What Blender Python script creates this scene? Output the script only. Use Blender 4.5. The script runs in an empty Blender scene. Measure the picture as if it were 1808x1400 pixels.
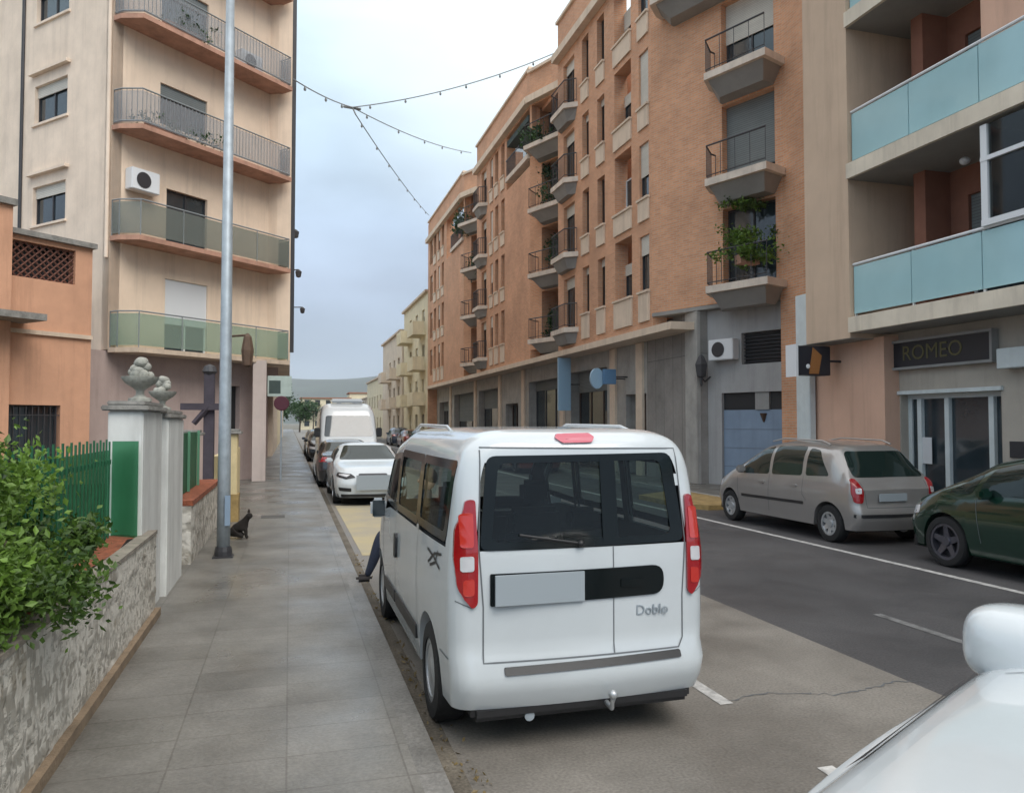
import bpy, bmesh, math, random
from mathutils import Vector, Matrix
from mathutils.bvhtree import BVHTree
from mathutils.geometry import tessellate_polygon
random.seed(7)
S = bpy.context.scene
COL = S.collection
rad = math.radians
# ------------------------------------------------------------------ camera
FPX, HC = 1360.0, 1.92
YAW = math.atan((904-512)/FPX); PITCH = math.atan(47/FPX)
cam = bpy.data.cameras.new('camera'); cob = bpy.data.objects.new('camera', cam); COL.objects.link(cob)
cam.sensor_fit = 'HORIZONTAL'; cam.sensor_width = 36.0; cam.lens = 36.0*FPX/1808
cam.clip_start = 0.05; cam.clip_end = 9000
cob.location = (0, 0, HC); cob.rotation_euler = (rad(90)+PITCH, 0, -YAW)
S.camera = cob
S.render.resolution_x = 1024; S.render.resolution_y = 792
# ------------------------------------------------------------------ world + sun
SUN_EL, SUN_AZ = rad(50), rad(158)
w = bpy.data.worlds.new('World'); S.world = w; w.use_nodes = True
nt = w.node_tree; nt.nodes.clear()
def N(t, **k):
    n = nt.nodes.new(t)
    for a, b in k.items(): setattr(n, a, b)
    return n
L = lambda a, b: nt.links.new(a, b)
out = N('ShaderNodeOutputWorld'); bg = N('ShaderNodeBackground'); bg.inputs['Strength'].default_value = 0.095
sky = N('ShaderNodeTexSky', sky_type='NISHITA', sun_disc=False, sun_elevation=SUN_EL, sun_rotation=SUN_AZ)
tc = N('ShaderNodeTexCoord'); sep = N('ShaderNodeSeparateXYZ'); L(tc.outputs['Generated'], sep.inputs[0])
ramp = N('ShaderNodeValToRGB'); L(sep.outputs['Z'], ramp.inputs[0])
e = ramp.color_ramp.elements
e[0].position = 0.0; e[0].color = (0.40, 0.50, 0.63, 1)
e[1].position = 1.0; e[1].color = (1.0, 1.0, 1.0, 1)
for p, c in ((0.05, (0.40, 0.49, 0.60)), (0.10, (0.31, 0.40, 0.53)), (0.17, (0.33, 0.41, 0.54)), (0.25, (0.45, 0.57, 0.73)), (0.35, (0.54, 0.69, 0.82)), (0.5, (0.66, 0.82, 0.90)), (0.65, (1.0, 1.0, 1.0))):
    q = e.new(p); q.color = c+(1,)
# brighter cloud where the sun stands behind the overcast, high over the right-hand roofs
dotn = N('ShaderNodeVectorMath', operation='DOT_PRODUCT'); L(tc.outputs['Generated'], dotn.inputs[0])
gd = Vector((0.34, 0.78, 0.52)).normalized(); dotn.inputs[1].default_value = gd
gl = N('ShaderNodeMapRange'); L(dotn.outputs['Value'], gl.inputs[0])
gl.inputs[1].default_value = 0.92; gl.inputs[2].default_value = 1.0; gl.inputs[3].default_value = 0.0; gl.inputs[4].default_value = 0.55
gl.interpolation_type = 'SMOOTHSTEP'
mp = N('ShaderNodeMapping'); L(tc.outputs['Generated'], mp.inputs[0]); mp.inputs['Scale'].default_value = (1, 1, 2.6)
noi = N('ShaderNodeTexNoise'); L(mp.outputs[0], noi.inputs[0]); noi.inputs['Scale'].default_value = 3.2; noi.inputs['Detail'].default_value = 5; noi.inputs['Roughness'].default_value = 0.5
mr = N('ShaderNodeMapRange'); L(noi.outputs[0], mr.inputs[0]); mr.inputs[1].default_value = 0.3; mr.inputs[2].default_value = 0.7; mr.inputs[3].default_value = 0.74; mr.inputs[4].default_value = 1.2
mul = N('ShaderNodeVectorMath', operation='SCALE'); L(ramp.outputs[0], mul.inputs[0]); L(mr.outputs[0], mul.inputs['Scale'])
mixg = N('ShaderNodeMix', data_type='RGBA'); L(gl.outputs[0], mixg.inputs[0]); L(mul.outputs[0], mixg.inputs[6]); mixg.inputs[7].default_value = (1.0, 1.08, 1.08, 1)
sc10 = N('ShaderNodeVectorMath', operation='SCALE'); L(mixg.outputs[2], sc10.inputs[0]); sc10.inputs['Scale'].default_value = 9.0
mixs = N('ShaderNodeMix', data_type='RGBA'); mixs.inputs[0].default_value = 0.93; L(sky.outputs[0], mixs.inputs[6]); L(sc10.outputs[0], mixs.inputs[7])
L(mixs.outputs[2], bg.inputs['Color']); L(bg.outputs[0], out.inputs[0])
sl = bpy.data.lights.new('sun', 'SUN'); sl.energy = 1.5; sl.angle = rad(40); sl.color = (1, 0.95, 0.88)
so = bpy.data.objects.new('sun', sl); COL.objects.link(so)
so.rotation_euler = (rad(90)-SUN_EL, 0, math.pi-SUN_AZ)
S.view_settings.view_transform = 'Standard'; S.view_settings.look = 'None'
S.view_settings.exposure = 0.84; S.view_settings.gamma = 1.0
# ------------------------------------------------------------------ pixel -> space (measured from the photograph)
Fv = Vector((math.sin(YAW)*math.cos(PITCH), math.cos(YAW)*math.cos(PITCH), math.sin(PITCH)))
Rv = Vector((math.cos(YAW), -math.sin(YAW), 0)); Uv = Rv.cross(Fv); C0 = Vector((0, 0, HC))
def ray(x, y): return Fv*FPX + Rv*(x-904) - Uv*(y-700)
def G(x, y, z=0.0):
    r = ray(x, y); return C0 + r*((z-HC)/r.z)
def atX(x, y, X):
    r = ray(x, y); return C0 + r*(X/r.x)
def atY(x, y, Y):
    r = ray(x, y); return C0 + r*(Y/r.y)
# ------------------------------------------------------------------ materials
MATS = {}
def mat(name, col, rough=0.7, metal=0.0, noise=0.0, nscale=3.0, bump=0.0, bscale=40.0, coat=0.0, spec=0.5, streak=0.0, col2=None):
    if name in MATS: return MATS[name]
    m = bpy.data.materials.new(name); MATS[name] = m; m.use_nodes = True
    t = m.node_tree; b = t.nodes['Principled BSDF']
    b.inputs['Base Color'].default_value = (*col, 1); b.inputs['Roughness'].default_value = rough
    b.inputs['Metallic'].default_value = metal; b.inputs['Coat Weight'].default_value = coat; b.inputs['Coat Roughness'].default_value = 0.05
    b.inputs['Specular IOR Level'].default_value = spec
    tcn = t.nodes.new('ShaderNodeTexCoord')
    last = None
    if noise > 0:
        n = t.nodes.new('ShaderNodeTexNoise'); n.inputs['Scale'].default_value = nscale; n.inputs['Detail'].default_value = 8; n.inputs['Roughness'].default_value = 0.65
        t.links.new(tcn.outputs['Object'], n.inputs[0])
        r = t.nodes.new('ShaderNodeMapRange'); t.links.new(n.outputs[0], r.inputs[0])
        r.inputs[1].default_value = 0.3; r.inputs[2].default_value = 0.7; r.inputs[3].default_value = 0; r.inputs[4].default_value = 1
        mx = t.nodes.new('ShaderNodeMix'); mx.data_type = 'RGBA'; t.links.new(r.outputs[0], mx.inputs[0])
        c2 = col2 if col2 else tuple(c*(1-noise) for c in col)
        mx.inputs[6].default_value = (*c2, 1); mx.inputs[7].default_value = (*[min(1, c*(1+noise*0.35)) for c in col], 1)
        last = mx.outputs[2]
    if streak > 0:
        mpn = t.nodes.new('ShaderNodeMapping'); mpn.inputs['Scale'].default_value = (2.2, 2.2, 0.16)
        t.links.new(tcn.outputs['Object'], mpn.inputs[0])
        n2 = t.nodes.new('ShaderNodeTexNoise'); n2.inputs['Scale'].default_value = 1.6; n2.inputs['Detail'].default_value = 9; n2.inputs['Roughness'].default_value = 0.7
        t.links.new(mpn.outputs[0], n2.inputs[0])
        r2 = t.nodes.new('ShaderNodeMapRange'); t.links.new(n2.outputs[0], r2.inputs[0])
        r2.inputs[1].default_value = 0.50; r2.inputs[2].default_value = 0.72; r2.inputs[3].default_value = 0; r2.inputs[4].default_value = streak
        m2 = t.nodes.new('ShaderNodeMix'); m2.data_type = 'RGBA'; t.links.new(r2.outputs[0], m2.inputs[0])
        if last: t.links.new(last, m2.inputs[6])
        else: m2.inputs[6].default_value = (*col, 1)
        m2.inputs[7].default_value = (col[0]*0.35, col[1]*0.33, col[2]*0.33, 1)
        last = m2.outputs[2]
    if last: t.links.new(last, b.inputs['Base Color'])
    if bump > 0:
        n3 = t.nodes.new('ShaderNodeTexNoise'); n3.inputs['Scale'].default_value = bscale; n3.inputs['Detail'].default_value = 6
        t.links.new(tcn.outputs['Object'], n3.inputs[0])
        bp = t.nodes.new('ShaderNodeBump'); bp.inputs['Strength'].default_value = bump; bp.inputs['Distance'].default_value = 0.02
        t.links.new(n3.outputs[0], bp.inputs['Height']); t.links.new(bp.outputs[0], b.inputs['Normal'])
    return m
def brickmat(name, c1, c2, mortar, bw=0.25, bh=0.07, ms=0.012, off=0.5, rough=0.85, stain=0.35, bump=0.08, nsc=0.5, rnd=0.0):
    if name in MATS: return MATS[name]
    m = bpy.data.materials.new(name); MATS[name] = m; m.use_nodes = True
    t = m.node_tree; b = t.nodes['Principled BSDF']; b.inputs['Roughness'].default_value = rough
    uv = t.nodes.new('ShaderNodeUVMap'); uv.uv_map = 'UVMap'
    br = t.nodes.new('ShaderNodeTexBrick'); t.links.new(uv.outputs[0], br.inputs[0])
    br.offset = off
    br.inputs['Color1'].default_value = (*c1, 1); br.inputs['Color2'].default_value = (*c2, 1); br.inputs['Mortar'].default_value = (*mortar, 1)
    br.inputs['Scale'].default_value = 1.0; br.inputs['Mortar Size'].default_value = ms; br.inputs['Mortar Smooth'].default_value = 0.2
    br.inputs['Brick Width'].default_value = bw; br.inputs['Row Height'].default_value = bh
    tcn = t.nodes.new('ShaderNodeTexCoord')
    n = t.nodes.new('ShaderNodeTexNoise'); n.inputs['Scale'].default_value = nsc; n.inputs['Detail'].default_value = 10; n.inputs['Roughness'].default_value = 0.7
    t.links.new(tcn.outputs['Object'], n.inputs[0])
    r = t.nodes.new('ShaderNodeMapRange'); t.links.new(n.outputs[0], r.inputs[0])
    r.inputs[1].default_value = 0.32; r.inputs[2].default_value = 0.68; r.inputs[3].default_value = 1-stain; r.inputs[4].default_value = 1.12
    vm = t.nodes.new('ShaderNodeVectorMath'); vm.operation = 'SCALE'; t.links.new(br.outputs[0], vm.inputs[0]); t.links.new(r.outputs[0], vm.inputs['Scale'])
    t.links.new(vm.outputs[0], b.inputs['Base Color'])
    bp = t.nodes.new('ShaderNodeBump'); bp.invert = True; bp.inputs['Strength'].default_value = bump; bp.inputs['Distance'].default_value = 0.01
    t.links.new(br.outputs['Fac'], bp.inputs['Height']); t.links.new(bp.outputs[0], b.inputs['Normal'])
    return m
def glassmat(name, tint=(0.5, 0.6, 0.58), trans=0.6, base=(0.02, 0.025, 0.028), rough=0.03):
    if name in MATS: return MATS[name]
    m = bpy.data.materials.new(name); MATS[name] = m; m.use_nodes = True
    t = m.node_tree; b = t.nodes['Principled BSDF']; b.inputs['Base Color'].default_value = (*base, 1); b.inputs['Roughness'].default_value = rough
    b.inputs['Specular IOR Level'].default_value = 0.8
    tr = t.nodes.new('ShaderNodeBsdfTransparent'); tr.inputs[0].default_value = (*tint, 1)
    mx = t.nodes.new('ShaderNodeMixShader'); mx.inputs[0].default_value = trans
    t.links.new(b.outputs[0], mx.inputs[1]); t.links.new(tr.outputs[0], mx.inputs[2])
    t.links.new(mx.outputs[0], t.nodes['Material Output'].inputs[0])
    return m
def lightmat(name, col):
    return mat(name, col, rough=0.15, coat=1.0)
def leafmat(name, c1, c2):
    if name in MATS: return MATS[name]
    m = bpy.data.materials.new(name); MATS[name] = m; m.use_nodes = True
    t = m.node_tree; b = t.nodes['Principled BSDF']; b.inputs['Roughness'].default_value = 0.5
    at = t.nodes.new('ShaderNodeAttribute'); at.attribute_name = 'tone'
    mx = t.nodes.new('ShaderNodeMix'); mx.data_type = 'RGBA'; t.links.new(at.outputs['Fac'], mx.inputs[0])
    mx.inputs[6].default_value = (*c1, 1); mx.inputs[7].default_value = (*c2, 1)
    t.links.new(mx.outputs[2], b.inputs['Base Color'])
    tl = t.nodes.new('ShaderNodeBsdfTranslucent'); t.links.new(mx.outputs[2], tl.inputs[0])
    ms = t.nodes.new('ShaderNodeMixShader'); ms.inputs[0].default_value = 0.3
    t.links.new(b.outputs[0], ms.inputs[1]); t.links.new(tl.outputs[0], ms.inputs[2])
    t.links.new(ms.outputs[0], t.nodes['Material Output'].inputs[0])
    return m
def stonemat():
    m = bpy.data.materials.new('whitewashed_rubble'); m.use_nodes = True
    t = m.node_tree; b = t.nodes['Principled BSDF']; b.inputs['Roughness'].default_value = 0.92
    uv = t.nodes.new('ShaderNodeUVMap'); uv.uv_map = 'UVMap'
    def nz(sc, det, src=None):
        n = t.nodes.new('ShaderNodeTexNoise'); n.inputs['Scale'].default_value = sc; n.inputs['Detail'].default_value = det; n.inputs['Roughness'].default_value = 0.68
        t.links.new(src or uv.outputs[0], n.inputs[0]); return n
    def mrg(src, a, b_, c=0, d=1):
        r = t.nodes.new('ShaderNodeMapRange'); t.links.new(src, r.inputs[0]); r.interpolation_type = 'SMOOTHSTEP'
        for k, v in zip((1, 2, 3, 4), (a, b_, c, d)): r.inputs[k].default_value = v
        return r.outputs[0]
    n0 = nz(5, 3); ad = t.nodes.new('ShaderNodeVectorMath'); ad.operation = 'MULTIPLY_ADD'; t.links.new(n0.outputs['Color'], ad.inputs[0]); ad.inputs[1].default_value = (0.16, 0.16, 0); t.links.new(uv.outputs[0], ad.inputs[2])
    vo = t.nodes.new('ShaderNodeTexVoronoi'); vo.feature = 'SMOOTH_F1'; vo.inputs['Scale'].default_value = 9; vo.inputs['Smoothness'].default_value = 0.6; t.links.new(ad.outputs[0], vo.inputs[0])
    f1 = mrg(vo.outputs['Distance'], 0.40, 0.75); f2 = mrg(nz(6, 5, ad.outputs[0]).outputs[0], 0.48, 0.66)
    mx0 = t.nodes.new('ShaderNodeMath'); mx0.operation = 'MAXIMUM'; t.links.new(f1, mx0.inputs[0]); t.links.new(f2, mx0.inputs[1])
    sc_ = t.nodes.new('ShaderNodeMath'); sc_.operation = 'MULTIPLY'; t.links.new(mx0.outputs[0], sc_.inputs[0]); sc_.inputs[1].default_value = 0.62
    mx = t.nodes.new('ShaderNodeMix'); mx.data_type = 'RGBA'; t.links.new(sc_.outputs[0], mx.inputs[0])
    mx.inputs[6].default_value = (0.60, 0.57, 0.51, 1); mx.inputs[7].default_value = (0.16, 0.145, 0.115, 1)
    mo = t.nodes.new('ShaderNodeMix'); mo.data_type = 'RGBA'; t.links.new(mrg(nz(1.7, 8).outputs[0], 0.52, 0.7, 0, 0.7), mo.inputs[0]); t.links.new(mx.outputs[2], mo.inputs[6]); mo.inputs[7].default_value = (0.20, 0.165, 0.11, 1)
    t.links.new(mo.outputs[2], b.inputs['Base Color'])
    bp = t.nodes.new('ShaderNodeBump'); bp.inputs['Strength'].default_value = 0.55; bp.inputs['Distance'].default_value = 0.02; bp.invert = True
    t.links.new(mx0.outputs[0], bp.inputs['Height']); t.links.new(bp.outputs[0], b.inputs['Normal'])
    return m
M = dict(
    cream=mat('cream_render', (0.83, 0.66, 0.51), 0.9, noise=0.14, nscale=0.8, streak=0.26, bump=0.2),
    creamB=mat('pale_render', (0.84, 0.70, 0.57), 0.9, noise=0.16, nscale=1.2, streak=0.22, bump=0.2),
    mauve=mat('mauve_render', (0.46, 0.36, 0.33), 0.9, noise=0.15, nscale=1.0, streak=0.3),
    orange=mat('orange_render', (0.62, 0.34, 0.215), 0.9, noise=0.18, nscale=1.0, streak=0.35, bump=0.2),
    slab=mat('terracotta_slab', (0.50, 0.28, 0.20), 0.9, noise=0.3, nscale=2.5, streak=0.5),
    slabp=mat('pale_slab', (0.60, 0.48, 0.37), 0.9, noise=0.2, nscale=2.5, streak=0.4),
    white=mat('white_render', (0.66, 0.67, 0.65), 0.85, noise=0.18, nscale=2.0, streak=0.45),
    capst=mat('grey_cap_stone', (0.28, 0.27, 0.25), 0.95, noise=0.45, nscale=6, bump=0.4),
    urn=mat('weathered_cast_stone', (0.36, 0.36, 0.32), 0.95, noise=0.5, nscale=9, bump=0.5),
    brick=brickmat('orange_facing_brick', (0.72, 0.36, 0.195), (0.60, 0.285, 0.15), (0.58, 0.42, 0.31), stain=0.24),
    beige=mat('beige_panel', (0.74, 0.61, 0.48), 0.9, noise=0.15, nscale=1.5, streak=0.3),
    balcw=mat('balcony_edge', (0.72, 0.63, 0.54), 0.9, noise=0.25, nscale=2, streak=0.3),
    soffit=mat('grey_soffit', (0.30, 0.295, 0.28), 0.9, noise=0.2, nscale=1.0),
    gstone=brickmat('grey_stone_cladding', (0.34, 0.32, 0.30), (0.28, 0.27, 0.255), (0.17, 0.165, 0.16), bw=0.6, bh=4.0, ms=0.012, off=0.0, stain=0.4),
    gstone2=mat('grey_concrete', (0.42, 0.41, 0.385), 0.9, noise=0.25, nscale=1.5, streak=0.45),
    pink=mat('salmon_render', (0.68, 0.43, 0.315), 0.9, noise=0.12, nscale=0.7, streak=0.28, bump=0.15),
    pier=mat('tan_render', (0.60, 0.45, 0.33), 0.9, noise=0.12, nscale=0.7, streak=0.28, bump=0.15),
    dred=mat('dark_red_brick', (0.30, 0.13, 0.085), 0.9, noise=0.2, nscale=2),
    slabc=mat('cream_band', (0.72, 0.64, 0.52), 0.9, noise=0.2, nscale=1.2, streak=0.35),
    bluep=mat('blue_glass_panel', (0.36, 0.58, 0.62), 0.16, noise=0.10, nscale=0.7, coat=0.5),
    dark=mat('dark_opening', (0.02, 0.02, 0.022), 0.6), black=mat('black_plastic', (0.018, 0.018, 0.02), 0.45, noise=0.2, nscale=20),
    frame=mat('dark_frame', (0.035, 0.035, 0.04), 0.4), wframe=mat('white_frame', (0.72, 0.74, 0.76), 0.4),
    bframe=mat('brown_frame', (0.07, 0.04, 0.025), 0.5),
    shut=brickmat('slatted_shutter', (0.62, 0.60, 0.54), (0.58, 0.56, 0.50), (0.35, 0.34, 0.31), bw=50, bh=0.05, ms=0.004, stain=0.12),
    shutg=brickmat('grey_shutter', (0.20, 0.22, 0.22), (0.18, 0.20, 0.20), (0.09, 0.1, 0.1), bw=50, bh=0.06, ms=0.005, stain=0.12),
    garage=mat('blue_grey_door', (0.23, 0.31, 0.42), 0.55, noise=0.12, nscale=2, streak=0.2),
    wmetal=mat('white_metal', (0.62, 0.68, 0.69), 0.5, noise=0.1, nscale=4, streak=0.2),
    galv=mat('galvanised_steel', (0.36, 0.41, 0.45), 0.5, metal=0.35, noise=0.25, nscale=6, streak=0.4),
    iron=mat('wrought_iron', (0.05, 0.05, 0.055), 0.6), rail=mat('grey_railing', (0.22, 0.24, 0.25), 0.5),
    green=mat('green_sheet', (0.012, 0.115, 0.05), 0.6, noise=0.3, nscale=8), lattice=mat('brown_lattice', (0.16, 0.07, 0.05), 0.9, noise=0.3, nscale=8),
    soil=mat('red_soil', (0.32, 0.10, 0.05), 1.0, noise=0.6, nscale=14, bump=1.0, bscale=60), stone=stonemat(),
    yell=mat('cream_yellow_render', (0.68, 0.56, 0.32), 0.9, noise=0.2, nscale=3, streak=0.3),
    glass=mat('window_glass', (0.03, 0.045, 0.055), 0.06, noise=0.5, nscale=0.6, spec=0.9),
    tyre=mat('tyre_rubber', (0.014, 0.014, 0.015), 0.85, bump=0.3), rim=mat('alloy_rim', (0.45, 0.46, 0.48), 0.3, metal=0.8, noise=0.15, nscale=12),
    drim=mat('dark_alloy', (0.14, 0.14, 0.17), 0.3, metal=0.7, noise=0.15, nscale=12), steel=mat('steel_wheel_cover', (0.50, 0.52, 0.54), 0.35, metal=0.6),
    redb=lightmat('bright_red_lens', (0.50, 0.03, 0.02)), red=lightmat('red_lens', (0.30, 0.006, 0.010)), pinkl=lightmat('pink_lens', (0.50, 0.09, 0.13)), clear=lightmat('clear_lens', (0.55, 0.55, 0.57)),
    plate=mat('blank_grey_plate', (0.30, 0.34, 0.37), 0.7), seam=mat('seam_shadow', (0.12, 0.13, 0.14), 0.9),
    wpaint=mat('white_car_paint', (0.56, 0.60, 0.625), 0.22, coat=0.8, noise=0.07, nscale=1.5),
    spaint=mat('silver_beige_paint', (0.34, 0.325, 0.315), 0.28, metal=0.45, coat=0.8, noise=0.06, nscale=2),
    gpaint=mat('dark_green_paint', (0.004, 0.030, 0.018), 0.16, metal=0.2, coat=1.0), kpaint=mat('black_paint', (0.012, 0.013, 0.016), 0.2, coat=1.0),
    rpaint=mat('dark_red_paint', (0.16, 0.03, 0.025), 0.25, coat=0.8), bpaint=mat('dark_blue_paint', (0.03, 0.045, 0.08), 0.25, coat=0.8),
    carglass=mat('car_glass', (0.010, 0.020, 0.018), 0.05, spec=0.5), interior=mat('dark_trim', (0.03, 0.03, 0.033), 0.8, noise=0.2, nscale=10),
    tint=glassmat('tinted_glass', (0.66, 0.80, 0.78), 0.68), bglass=mat('black_glass_band', (0.006, 0.009, 0.010), 0.12, spec=0.3), wind=glassmat('windscreen_glass', (0.75, 0.85, 0.82), 0.85),
    leaf=leafmat('bright_leaf', (0.010, 0.034, 0.006), (0.19, 0.33, 0.05)), dleaf=leafmat('dark_leaf', (0.012, 0.03, 0.01), (0.06, 0.14, 0.04)),
    bark=mat('bark', (0.09, 0.07, 0.05), 0.95, noise=0.4, nscale=10, bump=0.6), wood=mat('dark_wood', (0.06, 0.05, 0.065), 0.8, noise=0.3, nscale=6),
    wpaintline=mat('worn_white_line', (0.55, 0.54, 0.52), 0.85, noise=0.5, nscale=9, col2=(0.24, 0.235, 0.23)),
    linef=mat('faded_line', (0.18, 0.18, 0.18), 0.85, noise=0.6, nscale=7, col2=(0.075, 0.074, 0.075)),
    ypaint=mat('worn_yellow_paint', (0.40, 0.33, 0.18), 0.85, noise=0.35, nscale=0.9, col2=(0.30, 0.28, 0.235)),
    ylw=mat('yellow_kerb_paint', (0.36, 0.25, 0.10), 0.85, noise=0.5, nscale=5),
    bsign=mat('blue_sign', (0.12, 0.24, 0.40), 0.4), lbsign=mat('light_blue_sign', (0.30, 0.45, 0.58), 0.4),
    skin=mat('skin', (0.45, 0.25, 0.18), 0.6), jeans=mat('dark_jeans', (0.018, 0.026, 0.05), 0.9, noise=0.3, nscale=30),
    jacket=mat('dark_jacket', (0.03, 0.032, 0.035), 0.9), shoe=mat('grey_shoe', (0.05, 0.045, 0.045), 0.8), hair=mat('dark_hair', (0.02, 0.014, 0.01), 0.7),
    cat=mat('black_fur', (0.012, 0.009, 0.007), 0.9, bump=0.5, bscale=90),
    gold=mat('dull_gold_letter', (0.13, 0.125, 0.06), 0.5, metal=0.3), signb=mat('dark_sign_board', (0.02, 0.022, 0.03), 0.4), paper=mat('white_paper', (0.6, 0.62, 0.64), 0.8),
    osign=mat('orange_graphic', (0.30, 0.13, 0.04), 0.5), creamfar=mat('sand_render', (0.74, 0.65, 0.46), 0.9, noise=0.15, nscale=1, streak=0.3),
    pinkfar=mat('rose_render', (0.68, 0.58, 0.47), 0.9, noise=0.15, nscale=1, streak=0.3), rooft=mat('clay_tiles', (0.33, 0.15, 0.09), 0.9, noise=0.3, nscale=3),
    aluc=mat('satin_grey_panel', (0.30, 0.30, 0.295), 0.6, noise=0.15, nscale=1.5), awn=mat('dark_green_awning', (0.05, 0.075, 0.07), 0.8, noise=0.2, nscale=3),
    glgr=glassmat('green_tinted_panel', (0.74, 0.84, 0.78), 0.62, base=(0.34, 0.42, 0.36), rough=0.25),
)
# ------------------------------------------------------------------ mesh helpers
class Frame:
    """facade frame: local x along the wall, y outwards, z up"""
    def __init__(s, o, d, flip=False):
        s.o = Vector((o[0], o[1], 0)); s.d = Vector((d[0], d[1], 0)).normalized()
        s.n = Vector((s.d.y, -s.d.x, 0)) * (-1 if flip else 1)
    def __call__(s, x, y, z): return s.o + s.d*x + s.n*y + Vector((0, 0, z))
ID = lambda x, y, z: Vector((x, y, z))
class MB:
    def __init__(s): s.bm = bmesh.new()
    def quad(s, ps):
        vs = [s.bm.verts.new(p) for p in ps]
        try: return s.bm.faces.new(vs)
        except ValueError: return None
    def box(s, x0, x1, y0, y1, z0, z1, f=ID):
        if x0 > x1: x0, x1 = x1, x0
        if y0 > y1: y0, y1 = y1, y0
        v = [s.bm.verts.new(f(x, y, z)) for z in (z0, z1) for y in (y0, y1) for x in (x0, x1)]
        for q in ((0, 2, 3, 1), (4, 5, 7, 6), (0, 1, 5, 4), (2, 6, 7, 3), (0, 4, 6, 2), (1, 3, 7, 5)):
            s.bm.faces.new([v[i] for i in q])
        return s
    def prism(s, poly, z0, z1, f=ID):
        a = [s.bm.verts.new(f(x, y, z0)) for x, y in poly]; b = [s.bm.verts.new(f(x, y, z1)) for x, y in poly]
        n = len(poly)
        s.bm.faces.new(a[::-1]); s.bm.faces.new(b)
        for i in range(n): s.bm.faces.new((a[i], a[(i+1) % n], b[(i+1) % n], b[i]))
        return s
    def tube(s, pts, r, seg=8, cap=True):
        pts = [Vector(p) for p in pts]; rings = []
        rs = r if isinstance(r, (list, tuple)) else [r]*len(pts)
        for i, p in enumerate(pts):
            d = (pts[min(i+1, len(pts)-1)] - pts[max(i-1, 0)]).normalized()
            up = Vector((0, 0, 1)) if abs(d.z) < 0.9 else Vector((1, 0, 0))
            a = d.cross(up).normalized(); b = d.cross(a)
            rings.append([s.bm.verts.new(p + (a*math.cos(t) + b*math.sin(t))*rs[i]) for t in [2*math.pi*k/seg for k in range(seg)]])
        for i in range(len(rings)-1):
            for k in range(seg): s.bm.faces.new((rings[i][k], rings[i][(k+1) % seg], rings[i+1][(k+1) % seg], rings[i+1][k]))
        if cap: s.bm.faces.new(rings[0][::-1]); s.bm.faces.new(rings[-1])
        return s
    def lathe(s, prof, c=(0, 0, 0), seg=24, axis='z', closed=False):
        rings = []
        for r, h in prof:
            ring = []
            for k in range(seg):
                t = 2*math.pi*k/seg
                if axis == 'z': p = Vector((r*math.cos(t), r*math.sin(t), h))
                elif axis == 'x': p = Vector((h, r*math.cos(t), r*math.sin(t)))
                else: p = Vector((r*math.cos(t), h, r*math.sin(t)))
                ring.append(s.bm.verts.new(p+Vector(c)))
            rings.append(ring)
        m = len(rings)
        for i in range(m if closed else m-1):
            for k in range(seg):
                s.bm.faces.new((rings[i][k], rings[i][(k+1) % seg], rings[(i+1) % m][(k+1) % seg], rings[(i+1) % m][k]))
        if not closed:
            for rg in (rings[0][::-1], rings[-1]):
                if (rg[0].co-rg[seg//2].co).length > 1e-4: s.bm.faces.new(rg)
        return s
    def ico(s, c, r, sub=1, sc=(1, 1, 1)):
        m = Matrix.Translation(c) @ Matrix.Diagonal((*[r*k for k in sc], 1))
        bmesh.ops.create_icosphere(s.bm, subdivisions=sub, radius=1, matrix=m); return s
    def build(s, name, m, parent=None, smooth=None, bevel=0.0, fixn=True):
        bm = s.bm
        if fixn: bmesh.ops.recalc_face_normals(bm, faces=bm.faces)
        if bevel > 0:
            bmesh.ops.remove_doubles(bm, verts=bm.verts, dist=1e-5)
            bmesh.ops.bevel(bm, geom=[ed for ed in bm.edges if len(ed.link_faces) == 2 and ed.calc_face_angle(0) > 0.5], offset=bevel, segments=(5 if bevel > 0.08 else 2), affect='EDGES', clamp_overlap=True)
        uvl = bm.loops.layers.uv.new('UVMap')
        bm.normal_update()
        for f_ in bm.faces:
            n = f_.normal
            if abs(n.z) < 0.7:
                t = Vector((-n.y, n.x, 0)).normalized() if (n.x or n.y) else Vector((1, 0, 0))
                for l in f_.loops: l[uvl].uv = (l.vert.co.dot(t), l.vert.co.z)
            else:
                for l in f_.loops: l[uvl].uv = (l.vert.co.x, l.vert.co.y)
        me = bpy.data.meshes.new(name); 
        loc = Vector((0, 0, 0))
        if parent:
            q = parent
            while q: loc += q.location; q = q.parent
        if loc.length > 0 and not getattr(s, 'local', False): bmesh.ops.translate(bm, verts=bm.verts, vec=-loc)
        bm.to_mesh(me); bm.free()
        ob = bpy.data.objects.new(name, me); COL.objects.link(ob)
        me.materials.append(MATS[m] if isinstance(m, str) else m)
        if parent: ob.parent = parent
        if smooth is not None:
            me.shade_smooth()
            if smooth < 180: me.set_sharp_from_angle(angle=rad(smooth))
        return ob
def LMB():
    m = MB(); m.local = True; return m
def tag(o, label, cat=None, group=None, kind=None):
    if label: o['label'] = label
    if cat: o['category'] = cat
    if group: o['group'] = group
    if kind: o['kind'] = kind
    return o
def thing(name, label, cat, loc=(0, 0, 0), rz=0, group=None):
    o = bpy.data.objects.new(name, None); COL.objects.link(o); o.location = loc; o.rotation_euler = (0, 0, rz); o.empty_display_size = 0.3
    return tag(o, label, cat, group)
def dup(root, loc, rz, label, scale=None):
    def cp(o, par):
        c = o.copy(); COL.objects.link(c); c.parent = par
        for k in [x for x in bpy.data.objects if x.parent == o and x is not c]: cp(k, c)
        return c
    r = cp(root, None); r.location = loc; r.rotation_euler = (0, 0, rz); r['label'] = label
    if scale: r.scale = scale
    return r
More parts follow.
